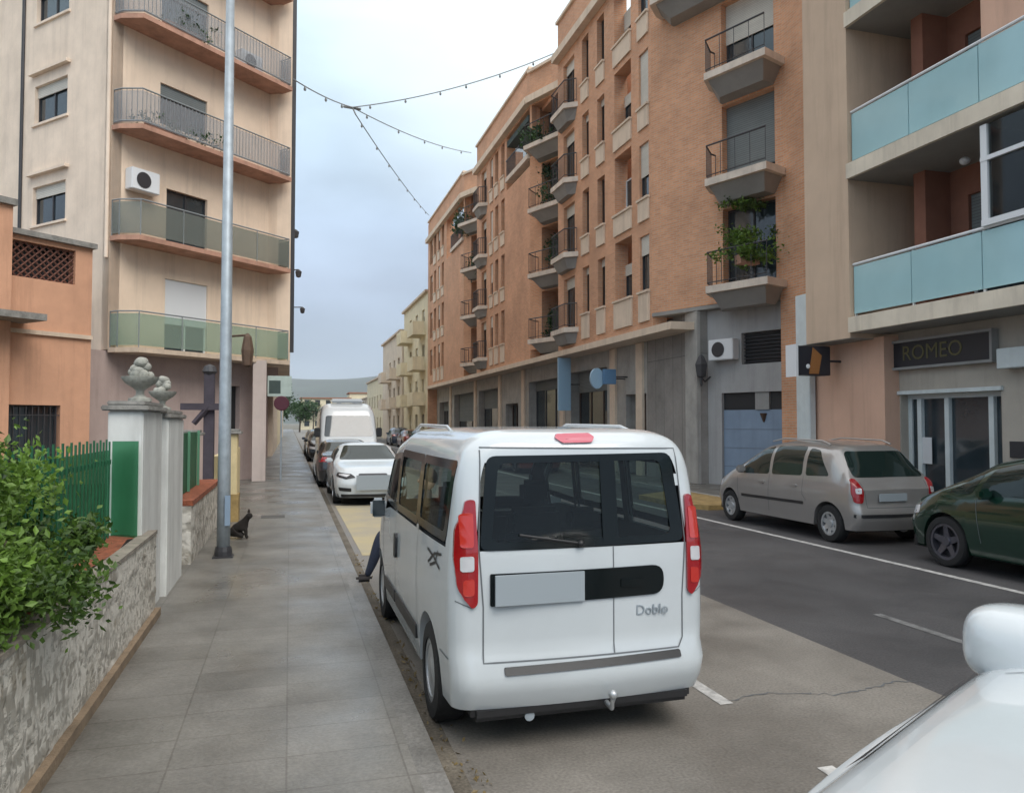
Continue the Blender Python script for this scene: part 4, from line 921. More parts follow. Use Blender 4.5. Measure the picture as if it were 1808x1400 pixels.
# ground floor
SX = 11.15; FS = RFr(SX); Ys = lambda x: yat(x, SX)
m = MB(); wall(m, FS, Ys(1562), Ys(1412), 0.1, 3.62, 0.4, []); m.build('ground_wall', M['pink'], sb_)
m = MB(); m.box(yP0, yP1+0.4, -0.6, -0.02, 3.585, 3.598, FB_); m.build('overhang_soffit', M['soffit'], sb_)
shx = SX+0.35; FH = RFr(shx); Yh = lambda x: yat(x, shx)
zs = lambda x, y: atX(x, y, shx).z
so2 = [(Yh(1768), Yh(1590), 0.12, zs(1680, 693)), (Yh(2100), Yh(1852), 0.5, 2.4)]
m = MB(); wall(m, FH, 2, Ys(1562)-0.002, 0.1, 3.7, 0.3, so2); m.build('shop_wall', mat('warm_grey_render', (0.44, 0.40, 0.345), 0.85, noise=0.15, nscale=1.2, streak=0.25), sb_)
m = MB(); m.box(Yh(1772), Yh(1586), 0.003, 0.06, so2[0][3], so2[0][3]+0.07, FH); m.build('door_head', M['wmetal'], sb_)
window(sb_, FH, *so2[1], dep=0.2, fm='wmetal', cols=3, name='shop_window', fw=0.07)
o = so2[0]; sf = window(sb_, FH, *o, dep=0.2, fm='wmetal', cols=1, name='shop_entrance', fw=0.09)
m = MB()
for xx in (1612, 1660, 1738): m.box(Yh(xx)-0.05, Yh(xx)+0.05, -0.22, -0.14, 0.2, o[3]-0.09, FH)
m.build('mullion', M['wmetal'], sf)
t = thing('notice', 'white paper notice taped inside the shop entrance glass', 'notice', (shx+0.15, Yh(1625), 1.6)); m = MB(); m.box(Yh(1632), Yh(1614), -0.158, -0.15, 1.15, 1.65, FH); t2 = m.build('paper', M['paper'], t)
m = MB(); m.box(Yh(1808), Yh(1783), 0.003, 0.03, 1.35, 1.62, FH); m.build('letter_box', M['frame'], sb_)
# shop name board
t = thing('shop_name_board', 'dark shop name board with dull gold lettering above the entrance, under the cream band', 'sign', (shx-0.2, Yh(1660), 3.0))
ya, yb = Yh(1766), Yh(1557); z0, z1 = 2.95, 3.52
m = MB(); m.box(ya+0.05, yb-0.05, 0.01, 0.12, z0+0.05, z1-0.05, FH); m.build('panel', M['signb'], t)
m = MB(); m.box(ya, yb, 0.01, 0.16, z0, z0+0.048, FH); m.box(ya, yb, 0.01, 0.16, z1-0.048, z1, FH); m.box(ya, ya+0.048, 0.01, 0.16, z0+0.049, z1-0.049, FH); m.box(yb-0.048, yb, 0.01, 0.16, z0+0.049, z1-0.049, FH); m.build('frame', M['aluc'], t)
lo = Vector((shx-0.126, (Yh(1600)+Yh(1715))/2, (z0+z1)/2+0.01)); textobj('lettering', 'ROMEO', 0.40, lo, (rad(90), 0, rad(-90)), M['gold'], t)
t = thing('box_sign', 'blank white box sign at the right edge beside the shop name board', 'sign', (shx-0.2, Yh(1800), 2.9)); m = MB(); m.box(Yh(1900), Yh(1781), 0.01, 0.25, 2.82, 3.15, FH); m.build('panel', M['wmetal'], t, bevel=0.01)
# white column with projecting dark sign
t = thing('white_column', 'white metal column on the wall between the garage and the salmon building', 'column', (10.9, yat(1417, 10.9), 0.12))
ya, yb = yat(1430, 10.95), yat(1406, 10.95); m = MB(); m.box(ya, yb, -0.15, 0.0, 0.12, atX(1417, 520, 10.95).z, RFr(10.95)); m.build('shaft', M['wmetal'], t, bevel=0.01)
t, a, b = flag_sign('projecting_sign', 'dark square sign with orange figure projecting from the white column', 1409, 1466, 612, 662, 13.6, 'signb', th=0.3)
m = MB(); m.box(a.x-0.06, a.x-0.003, 13.58, 13.92, a.z-0.03, b.z+0.03); m.build('white_edge', M['wframe'], t)
m = MB(); m.prism([(a.x+0.33*(b.x-a.x), 0), (a.x+0.62*(b.x-a.x), 0), (a.x+0.72*(b.x-a.x), 0.35), (a.x+0.45*(b.x-a.x), 0.5)], 13.585, 13.597, lambda x, y, z: Vector((x, z, a.z+y*(b.z-a.z)*1.8+0.03))); m.build('graphic', M['osign'], t)
m = MB(); m.ico((a.x+0.3*(b.x-a.x), 13.59, a.z+0.3*(b.z-a.z)), 0.05, 2, (1, 0.3, 1)); m.build('white_dot', M['wframe'], t)
# balcony plants of the brick block
def bplant(lab, c, r, n, size, seed, mm='dleaf'):
    t = thing('balcony_plant', lab, 'plant', (c[0], c[1], c[2]-r[2]))
    leaves('foliage', t, M[mm], [(Vector(c), r, 2), (Vector(c)+Vector((0, r[1]*0.6, r[2]*0.5)), (r[0]*0.6, r[1]*0.5, r[2]*0.6), 1), (Vector(c)-Vector((0, r[1]*0.5, r[2]*0.7)), (r[0]*0.6, r[1]*0.5, r[2]*0.5), 1)], size, n, seed)
    if 'trailing' in lab: return
    m = MB(); m.box(c[0]-0.3, c[0]+0.3, c[1]-0.14, c[1]+0.14, c[2]-r[2]*0.8-0.15, c[2]-r[2]*0.8+0.1); m.build('planter', M['slab'], t)
q = fN(3.9, 0.55, 0); bplant('dense green shrub filling the lowest balcony above the garage', (q.x, q.y, 6.75), (0.55, 0.55, 0.45), 2600, 0.10, 31, 'leaf')
q = fN(3.6, 0.2, 0); bplant('trailing green plant hanging from the ceiling of the lowest balcony', (q.x, q.y, 8.1), (0.45, 0.4, 0.2), 900, 0.10, 32, 'leaf')
for i, (x, y, z, r, lab) in enumerate(((11.2, 34.3, 15.3, (0.5, 1.2, 0.7), 'dark green climbing plant in the top loggia of the brick block'), (11.9, 33.6, 13.0, (0.6, 0.8, 1.0), 'hanging creeper on the second highest balcony of the middle bay'), (11.9, 33.6, 10.0, (0.5, 0.7, 0.6), 'leafy pot plants on the middle balcony of the middle bay'), (11.9, 33.7, 6.5, (0.4, 0.6, 0.6), 'dark plant on the lowest balcony of the middle bay'),
        (11.1, 50.3, 15.2, (0.5, 1.8, 0.9), 'large dark shrub in the top loggia of the far bay'), (11.7, 48.0, 12.0, (0.5, 0.9, 0.8), 'dark foliage on a balcony of the far bay, below the top loggia'))):
    bplant(lab, (x, y, z), r, 1500, 0.16, 40+i)
# ---------------- far buildings
def farblock(lab, X, y0, y1, h, m_, seed, dep=10, balc=True, rt=False, name='building', side=1):
    rng = random.Random(seed); t = thing(name, lab, 'building', (X, y0, 0)); f = Frame((X, 0), (0, 1), flip=(side == 1))
    cols = [y for y in [y0+1.6+3.6*i for i in range(int((y1-y0-2)/3.6))]]
    ops = [(y, y+1.3, 1.0+3*k, 2.7+3*k) for y in cols for k in range(int(h/3))]
    m = MB(); wall(m, f, y0, y1, 0, h, 0.35, ops); m.box(y0, y1, -dep, -0.36, 0, h-0.3, f); m.build('wall', M[m_], t)
    for o in ops: window(t, f, *o, dep=0.2, shut=rng.choice((0, 0.3, 0.6)))
    # camera-facing end wall windows and balconies
    g_ = Frame((X, y0), (1, 0))
    if balc:
        for k in range(1, int(h/3)):
            z = 3*k+0.6
            for i, y in enumerate(cols):
                if i % 2 == 0:
                    m = MB(); m.box(y-0.6, y+2.6, 0.003, 1.1, z-0.18, z, f); m.box(y-0.6, y+2.6, 1.0, 1.1, z+0.002, z+0.95, f); m.box(y-0.6, y-0.5, 0.1, 0.998, z+0.002, z+0.95, f); m.build('balcony', M[m_], t)
    m = MB(); m.box(y0-0.1, y1+0.1, -dep, 0.25, h+0.002, h+0.2, f); m.build('cornice', M['slabp'], t)
    if rt: m = MB(); m.box(y0+2, y1-3, -dep+1, -2.5, h+0.2, h+2.4, f); m.build('penthouse', M[m_], t)
    return t
farblock('sand coloured block with cantilevered balconies beyond the long brick block', 11.0, 63.6, 77.5, 12.9, 'creamfar', 1)
farblock('paler cream block with shadowed balconies beyond the sand coloured one', 10.8, 77.7, 94, 11.2, 'pinkfar', 2)
farblock('low pale block with small windows far down the right side', 11.6, 94.2, 122, 8.0, 'creamfar', 3, balc=False)
farblock('low beige block at the far end of the right side', 12.2, 122.2, 160, 6.0, 'pinkfar', 4, balc=False)
for i, (x0, x1, Yf, h, m_, lab) in enumerate(((3, 17, 230, 9, 'creamfar', 'low cream building closing the street in the distance'), (17.5, 30, 240, 11, 'creamfar', 'sand coloured building behind the low cream one in the distance'))):
    t = thing('building', lab, 'building', (x0, Yf, 0)); f = Frame((0, Yf), (1, 0))
    ops = [(x0+1+3*i_, x0+2.4+3*i_, 1+3*k, 2.6+3*k) for i_ in range(int((x1-x0-1)/3)) for k in range(int(h/3))]
    m = MB(); wall(m, f, x0, x1, 0, h, 0.35, ops); m.box(x0, x1, -10, -0.36, 0, h-0.3, f); m.build('wall', M[m_], t)
    for o in ops: window(t, f, *o, dep=0.2, cols=1)
    m = MB(); m.prism([(x0-0.3, 0.4), (x1+0.3, 0.4), (x1+0.3, -10.5), (x0-0.3, -10.5)], h+0.002, h+0.35, f); m.build('roof', M['rooft'], t)
# ================================================================== TREES, CABLES
def tree(lab, x, y, h, r, seed, trunk=2.0):
    t = thing('tree', lab, 'tree', (x, y, 0)); rng = random.Random(seed)
    m = MB(); m.tube([(x, y, 0), (x+0.1, y, trunk), (x, y, h*0.75)], [0.2, 0.14, 0.04], 8)
    for k in range(7):
        a = rng.uniform(0, 6.28); z = trunk+rng.uniform(0, 0.4)*(h-trunk); m.tube([(x, y, z), (x+math.cos(a)*r*0.5, y+math.sin(a)*r*0.5, z+0.25*(h-trunk)), (x+math.cos(a)*r*0.8, y+math.sin(a)*r*0.8, z+0.4*(h-trunk))], [0.08, 0.05, 0.02], 5, False)
    m.build('trunk', M['bark'], t)
    cl = []
    for k in range(9):
        a = rng.uniform(0, 6.28); q = rng.uniform(0.1, 0.75)*r; cl.append((Vector((x+math.cos(a)*q, y+math.sin(a)*q, trunk+rng.uniform(0.25, 0.85)*(h-trunk))), (r*0.4, r*0.4, (h-trunk)*0.22), 1))
    leaves('crown', t, M['dleaf'], cl, 0.45, 2600, seed)
for i, (x, y, h, r, lab) in enumerate(((-2.6, 118, 7.5, 2.2, 'dark roadside tree far down the left pavement, nearest of the far trees'), (2.0, 170, 7, 2.6, 'round dark tree at the end of the street, left of the white box van'), (6.5, 230, 8, 4, 'wide dark tree at the end of the street, behind the white box van'), (-2.5, 160, 11, 4, 'tall dark tree on the left at the end of the street'))):
    tree(lab, x, y, h, r, i+3)
# catenary string lights meeting over the street
J = atX(622, 190, 2.35); J2 = Vector(J)+Vector((0.15, 0, -0.3))
print('junction', J)
def cable(lab, a, b, sag, nb, r=0.022):
    t = thing('string_lights', lab, 'string lights', a)
    n = 24; pts = [Vector(a).lerp(Vector(b), i/n)-Vector((0, 0, sag*4*(i/n)*(1-i/n))) for i in range(n+1)]
    m = MB(); m.tube(pts, r, 5); m.build('cable', M['rail'], t)
    for k in range(nb):
        s_ = (k+0.6)/(nb+0.2); p = pts[min(n, int(s_*n))]; m = MB(); m.lathe([(0.02, 0.0), (0.03, -0.04), (0.05, -0.10), (0.035, -0.15), (0.0, -0.17)], p, 8); m.build('bulb', M['rail'], t)
cable('string of bulbs from the cream block to the junction above the street', (0.0, 26.3, atY(516, 140, 26.3).z), J, 0.1, 3)
e1 = atX(985, 92, 11.0); cable('string of bulbs from the junction up to the roof corner of the brick block', J, e1, 0.35, 6)
e2 = atX(832, 270, 11.0); cable('thin cable from the junction to the middle of the brick block', J, e2, 0.3, 5)
e3 = atX(757, 380, 11.0); cable('string of bulbs from the junction to the far end of the brick block', J2, e3, 0.25, 8)
t = thing('cable_junction', 'grey knot where the string light cables meet above the street', 'cable fitting', J)
m = MB(); m.tube([J-Vector((0.35, 0, 0)), J+Vector((0.35, 0.1, 0))], 0.06, 8); m.tube([J, J2], 0.03); m.build('clamp', M['rail'], t)
# telephone cable across the brick block and the tan wall
# ================================================================== VEHICLES
def interp(tab, y):
    if y <= tab[0][0]: return tab[0][1]
    for (a, za), (b, zb) in zip(tab[:-1], tab[1:]):
        if y <= b: return za+(zb-za)*(y-a)/(b-a)
    return tab[-1][1]
def smooth_interp(tab, y, s=0.05):
    return sum(interp(tab, y+k*s/3) for k in (-3, -2, -1, 0, 1, 2, 3))/7
def rpoly(pts, r, seg=5):
    n = len(pts); out = []; rs = r if isinstance(r, (list, tuple)) else [r]*n
    for i in range(n):
        p = Vector(pts[i]); a = Vector(pts[i-1])-p; b = Vector(pts[(i+1) % n])-p
        d = min(rs[i], a.length*0.45, b.length*0.45); p0 = p+a.normalized()*d; p1 = p+b.normalized()*d
        for k in range(seg+1):
            t = k/seg; out.append(tuple(p0*(1-t)**2+p*2*t*(1-t)+p1*t*t))
    return out
class Car:
    def __init__(s, name, label, cat, loc, rz, sp, paint, group=None, z0=0.0):
        s.sp = sp; s.t = thing(name, label, cat, (loc[0], loc[1], z0), rz, group); L_, W = sp['L'], sp['W']; s.paint = paint
        ys = sorted({round(-L_/2+L_*k/90, 4) for k in range(91)} | {round(sg*(L_/2-d), 4) for sg in (-1, 1) for d in (0, 0.006, 0.02, 0.04, 0.07, 0.11, 0.15, 0.2)})
        wy = sp['wy']; AR = sp.get('AR', sp['R']+0.055)
        bm = bmesh.new(); rings = []; n = sp.get('n', 4.2)
        NS, NR = 10, 14
        for y in ys:
            w_ = s.hw(y); top = smooth_interp(sp['top'], y, sp.get('ts', 0.05)); sh = min(smooth_interp(sp['belt'], y), top-0.02)
            bot = sp['bot']
            eb = sp.get('ends', 0.0)
            for wc in wy:
                d = abs(y-wc)
                if d < AR: bot = max(bot, sp['R']+math.sqrt(AR*AR-d*d)*1.0)
            pts = [(w_-0.22, bot), (w_-0.03, bot)]
            for k in range(NS):
                v = k/(NS-1); z = bot+(sh-bot)*v; zz = (z-sp['bot'])/(sh-sp['bot'])
                pts.append((w_-sp.get('under', 0.05)*(1-zz)**3-sp.get('shr', 0.03)*zz**5, z))
            w2 = pts[-1][0]; hg = top-sh
            for k in range(1, NR+1):
                ph = math.pi/2*(k/NR)**(0.9); cz, sz = max(0, math.cos(ph)), math.sin(ph)
                z = sh+hg*sz**(2/n); x = w2*(cz**(2/n)); x *= 1-sp['tum']*min(1, (z-sh)/max(0.3, hg))*min(1, hg/0.3)
                pts.append((max(x, 0), z))
            pts[-1] = (0, pts[-1][1]+0.0)
            rings.append([(x, s.yoff(y, z), z) for x, z in pts])
        P = len(rings[0]); V = []
        for rg in rings:
            V.append(([bm.verts.new((-x, y, z)) for x, y, z in rg[:-1]], [bm.verts.new(p) for p in rg]))
        for i in range(len(rings)-1):
            for side in (0, 1):
                A = V[i][side] if side else V[i][0]+[V[i][1][-1]]; B = V[i+1][side] if side else V[i+1][0]+[V[i+1][1][-1]]
                for j in range(P-1):
                    bm.faces.new((A[j], A[j+1], B[j+1], B[j]) if side else (A[j], B[j], B[j+1], A[j+1]))
        for idx, sg in ((0, -1), (-1, 1)):     # ends: bridge left and right half rings
            Lr = V[idx][0]+[V[idx][1][-1]]; Rr = V[idx][1]; K = 12; prev = None
            bul = sp.get('bulge', 0.05)
            for j in range(1, P):
                row = [Lr[j]]
                if j < P-1:
                    for k in range(1, K):
                        u = k/K; p = Lr[j].co.lerp(Rr[j].co, u); p.y += sg*bul*(1-(2*u-1)**2)*min(1, max(0.0, (P-1-j)/6)); row.append(bm.verts.new(p))
                    row.append(Rr[j])
                else: row = [Lr[j]]*(K+1)
                if prev:
                    for k in range(K):
                        q = [prev[k], prev[k+1], row[k+1], row[k]]; qq = []
                        for v in q:
                            if v not in qq: qq.append(v)
                        if len(qq) > 2:
                            try: bm.faces.new(qq)
                            except ValueError: pass
                prev = row
        bmesh.ops.recalc_face_normals(bm, faces=bm.faces)
        s.bvh = BVHTree.FromBMesh(bm)
        lining = None
        if sp.get('holes'):
            l2 = bm.copy(); l2.normal_update()
            for v in l2.verts: v.co -= v.normal*0.035
            for b_ in (bm, l2):
                dead = []
                for f_ in b_.faces:
                    c = f_.calc_center_median()
                    for ax, sg, poly in sp['holes']:
                        if c[{'x': 0, 'y': 1}[ax]]*sg < 0: continue
                        if ax == 'y' and abs(f_.normal.y) < 0.15: continue
                        if ax == 'y' and abs(c.y) < L_/2-1.6: continue
                        if ax == 'x' and abs(f_.normal.x) < 0.5: continue
                        q = (c.y, c.z) if ax == 'x' else (c.x, c.z)
                        if inpoly(q, poly): dead.append(f_); break
                bmesh.ops.delete(b_, geom=dead, context='FACES')
            m = LMB(); m.bm.free(); m.bm = l2; m.build('interior_lining', M['interior'], s.t, smooth=60)
        m = LMB(); m.bm.free(); m.bm = bm; s.body = m.build('body', M[paint], s.t, smooth=42)
        m = LMB(); m.box(-W/2+0.16, W/2-0.16, -L_/2+0.15, L_/2-0.2, sp['bot']-0.03, sp['bot']+0.12)
        for wc in wy: m.box(-W/2+0.22, W/2-0.22, wc-0.42, wc+0.42, sp['bot'], 0.75)
        m.build('underbody', M['black'], s.t)
        s.wheels()
    def hw(s, y):
        sp = s.sp; L_, W = sp['L'], sp['W']; w_ = W/2
        for d, a, rc in ((y+L_/2, sp.get('ra', 0.05), sp.get('rrc', 0.12)), (L_/2-y, sp.get('fa', 0.13), sp.get('frc', 0.2))):
            if d < 1.1: w_ -= a*((1.1-d)/1.1)**2
            if d < rc: w_ -= rc*(1-math.sqrt(max(0, 1-((rc-d)/rc)**2)))*0.95
        return w_
    def yoff(s, y, z):
        sp = s.sp; L_ = sp['L']
        for sg, tab in ((-1, sp.get('rend')), (1, sp.get('fend'))):
            d = L_/2-sg*y
            if tab and d < 0.6:
                e_ = (1-d/0.6)**1.5; y -= sg*e_*interp(tab, z)
        return y
    def wheels(s):
        sp = s.sp; R, W = sp['R'], sp['W']; tw = sp.get('tw', 0.2)
        for y in sp['wy']:
            for sg in (-1, 1):
                xo = sg*(s.hw(y)-0.02); steer = 0
                m = LMB(); ri = R*sp.get('rimr', 0.64); h = tw/2; xc = xo-sg*h
                m.lathe([(ri, -h), (ri+0.02, -h-0.005), (R-0.02, -h+0.005), (R, -h+0.03), (R, h-0.03), (R-0.02, h-0.005), (ri+0.02, h+0.005), (ri, h)], (xc, y, R), 36, 'x', closed=True)
                ty = m.build('wheel', M['tyre'], s.t, smooth=40)
                m = LMB(); xf = xc+sg*(h-0.012)
                m.lathe([(ri, -h+0.01), (ri, h-0.002), (ri-0.018, h-0.002), (ri-0.03, h-0.04), (ri-0.035, -h+0.01)], (xc, y, R), 36, 'x', closed=True)
                ns = sp.get('spokes', 5)
                if ns:
                    for k in range(ns):
                        a = 2*math.pi*k/ns+0.3; ca, sa = math.cos(a), math.sin(a); wd = sp.get('spw', 0.045)
                        q = []
                        for rr, ww, xx in ((0.04, wd, -0.03), (ri-0.025, wd*0.62, -0.012)):
                            for sgn in (-1, 1): q.append((xx, rr*ca-sgn*ww*sa, rr*sa+sgn*ww*ca))
                        fr = [m.bm.verts.new((xf+sg*a_, y+b_, R+c_)) for a_, b_, c_ in q]; bk = [m.bm.verts.new((xf+sg*(a_-0.03), y+b_, R+c_)) for a_, b_, c_ in q]
                        for ix in ((0, 1, 3, 2),): m.bm.faces.new([fr[i] for i in ix]); m.bm.faces.new([bk[i] for i in ix[::-1]])
                        for a_, b_ in ((0, 1), (1, 3), (3, 2), (2, 0)): m.bm.faces.new((fr[a_], fr[b_], bk[b_], bk[a_]))
                    m.lathe([(0.0, 0), (0.055, 0), (0.065, -sg*0.02), (0.065, -sg*0.05)], (xf-sg*0.01, y, R), 16, 'x')
                else:
                    m.lathe([(0.0, sg*0.0), (0.07, 0), (0.09, -sg*0.015), (ri*0.75, -sg*0.02), (ri-0.02, -sg*0.005)], (xf, y, R), 30, 'x')
                m.build('rim', M[sp.get('rimm', 'rim')], ty, smooth=40)
                m = LMB(); m.lathe([(0.0, 0), (ri-0.03, 0), (ri-0.03, 0.01), (0, 0.01)], (xf-sg*0.09, y, R), 24, 'x'); m.build('brake_disc', M['frame'], ty)
    def project(s, p, ax, sg, off):
        L_, W = s.sp['L'], s.sp['W']
        if ax == 'x': o, d = Vector((sg*(W/2+1), p[0], p[1])), Vector((-sg, 0, 0))
        elif ax == 'y': o, d = Vector((p[0], sg*(L_/2+1), p[1])), Vector((0, -sg, 0))
        else: o, d = Vector((p[0], p[1], 3)), Vector((0, 0, -1))
        h, n, _, _ = s.bvh.ray_cast(o, d)
        if h is None: h, n, _, _ = s.bvh.find_nearest(Vector(o)+d*1.3)
        if n.dot(d) > 0: n = -n
        return h+n*off
    def patch(s, name, m_, ax, sg, poly, off=0.006, skirt=0.02, par=None, res=0.09, hole=None):
        m = LMB(); bm = m.bm
        if hole:
            a = [bm.verts.new((*p, 0)) for p in poly]; b = [bm.verts.new((*p, 0)) for p in hole]; n = len(a)
            for i in range(n): bm.faces.new((a[i], a[(i+1) % n], b[(i+1) % n], b[i]))
        else:
            vs = [bm.verts.new((*p, 0)) for p in poly]
            tri = tessellate_polygon([[Vector((*p, 0)) for p in poly]])
            for t_ in tri:
                try: bm.faces.new([vs[i] for i in t_])
                except ValueError: pass
        for _ in range(4):
            lg = [e_ for e_ in bm.edges if e_.calc_length() > res]
            if not lg: break
            bmesh.ops.subdivide_edges(bm, edges=lg, cuts=1, use_grid_fill=True)
            bmesh.ops.triangulate(bm, faces=[f_ for f_ in bm.faces if len(f_.verts) > 4])
        for v in bm.verts: v.co = s.project((v.co.x, v.co.y), ax, sg, off)
        if skirt:
            be = [e_ for e_ in bm.edges if len(e_.link_faces) == 1]
            r = bmesh.ops.extrude_edge_only(bm, edges=be)
            dv = {'x': Vector((-sg, 0, 0)), 'y': Vector((0, -sg, 0)), 'z': Vector((0, 0, -1))}[ax]*skirt
            for v in [g_ for g_ in r['geom'] if isinstance(g_, bmesh.types.BMVert)]: v.co += dv
        return m.build(name, M[m_], par or s.t, smooth=35)
    def line(s, name, m_, ax, sg, pts, wd=0.008, off=0.003, par=None):
        """thin strip along a path on the body (panel gaps)"""
        m = LMB(); P = []
        for a, b in zip(pts[:-1], pts[1:]):
            n = max(1, int((Vector(b)-Vector(a)).length/0.06)); P += [Vector(a).lerp(Vector(b), i/n) for i in range(n)]
        P.append(Vector(pts[-1])); prev = None
        for i, p in enumerate(P):
            d = (P[min(i+1, len(P)-1)]-P[max(i-1, 0)]).normalized(); nn = Vector((-d.y, d.x))*wd/2
            c = [m.bm.verts.new(s.project(tuple(q), ax, sg, off)) for q in (p+nn, p-nn)]
            if prev: m.bm.faces.new((prev[0], prev[1], c[1], c[0]))
            prev = c
        return m.build(name, M[m_], par or s.t, fixn=True)
    def plate(s, sg, x0, x1, z0, z1, dy=0.02, mm='plate'):
        p = s.project(((x0+x1)/2, (z0+z1)/2), 'y', sg, 0); m = LMB(); m.box(x0, x1, p.y+sg*dy, p.y+sg*(dy+0.012), z0, z1); return m.build('number_plate', M[mm], s.t)
def inpoly(p, poly):
    x, y = p; c = False; n = len(poly)
    for i in range(n):
        (x1, y1), (x2, y2) = poly[i], poly[i-1]
        if (y1 > y) != (y2 > y) and x < (x2-x1)*(y-y1)/(y2-y1)+x1: c = not c
    return c
mir = lambda poly: [(-x, z) for x, z in poly]
# ---------------------------------------------------------------- the white van-shaped car in the foreground
VL = 4.25
RG = [(-0.60, 1.725), (0.595, 1.735), (0.655, 1.19), (-0.655, 1.18)]
RGi = [(-0.53, 1.68), (0.515, 1.69), (0.565, 1.235), (-0.585, 1.225)]
RGh = [(-0.575, 1.70), (0.57, 1.71), (0.625, 1.215), (-0.625, 1.205)]
SQ = [(-1.90, 1.66), (-0.98, 1.66), (-0.98, 1.24), (-1.84, 1.24)]; SD = [(-0.90, 1.66), (0.12, 1.66), (0.12, 1.22), (-0.90, 1.23)]; SF = [(0.20, 1.64), (0.70, 1.60), (1.12, 1.24), (0.20, 1.21)]
SALL = [(-1.98, 1.70), (0.74, 1.69), (1.28, 1.20), (-1.90, 1.19)]
WS = [(-0.62, 1.66), (0.62, 1.66), (0.70, 1.16), (-0.70, 1.16)]
van_sp = dict(L=VL, W=1.70, n=6.5, tum=0.075, bot=0.27, R=0.315, wy=(-1.42, 1.28), tw=0.2, ts=0.03, ra=0.03, rrc=0.13, fa=0.12, frc=0.25, bulge=0.035, under=0.03, shr=0.02,
    top=[(-2.125, 1.80), (-2.10, 1.835), (-2.05, 1.862), (-1.9, 1.885), (-1.0, 1.895), (0.2, 1.885), (0.75, 1.80), (1.35, 1.16), (1.45, 1.11), (1.95, 0.97), (2.08, 0.85), (2.125, 0.72)],
    belt=[(-2.125, 1.18), (0.6, 1.16), (1.3, 1.06), (2.1, 0.74)],
    rend=[(0.25, 0.06), (0.40, -0.03), (0.52, -0.035), (0.56, 0.02), (1.15, 0.02), (1.80, 0.10), (1.9, 0.12)], fend=[(0.3, 0.1), (0.5, 0.0), (1.0, 0.12)],
    holes=[('y', -1, RGh), ('x', -1, SQ), ('x', 1, SQ), ('x', -1, SD), ('x', 1, SD), ('x', -1, SF), ('x', 1, SF), ('y', 1, WS)], spokes=0, rimm='steel')
VX, VY = 1.715, 4.33+VL/2
van = Car('parked_van', 'white small passenger van with tall tail lamps parked at the kerb in the foreground', 'van', (VX, VY), 0, van_sp, 'wpaint')
v = van
v.patch('rear_window', 'tint', 'y', -1, rpoly(RGi, 0.05), off=-0.004, skirt=0)
v.patch('rear_window_surround', 'bglass', 'y', -1, rpoly(RG, 0.06), hole=rpoly(RGi, 0.05), off=0.006, skirt=0.008)
v.patch('window_divider', 'bglass', 'y', -1, [(0.10, 1.715), (0.20, 1.715), (0.20, 1.20), (0.10, 1.20)], off=0.008, skirt=0.012)
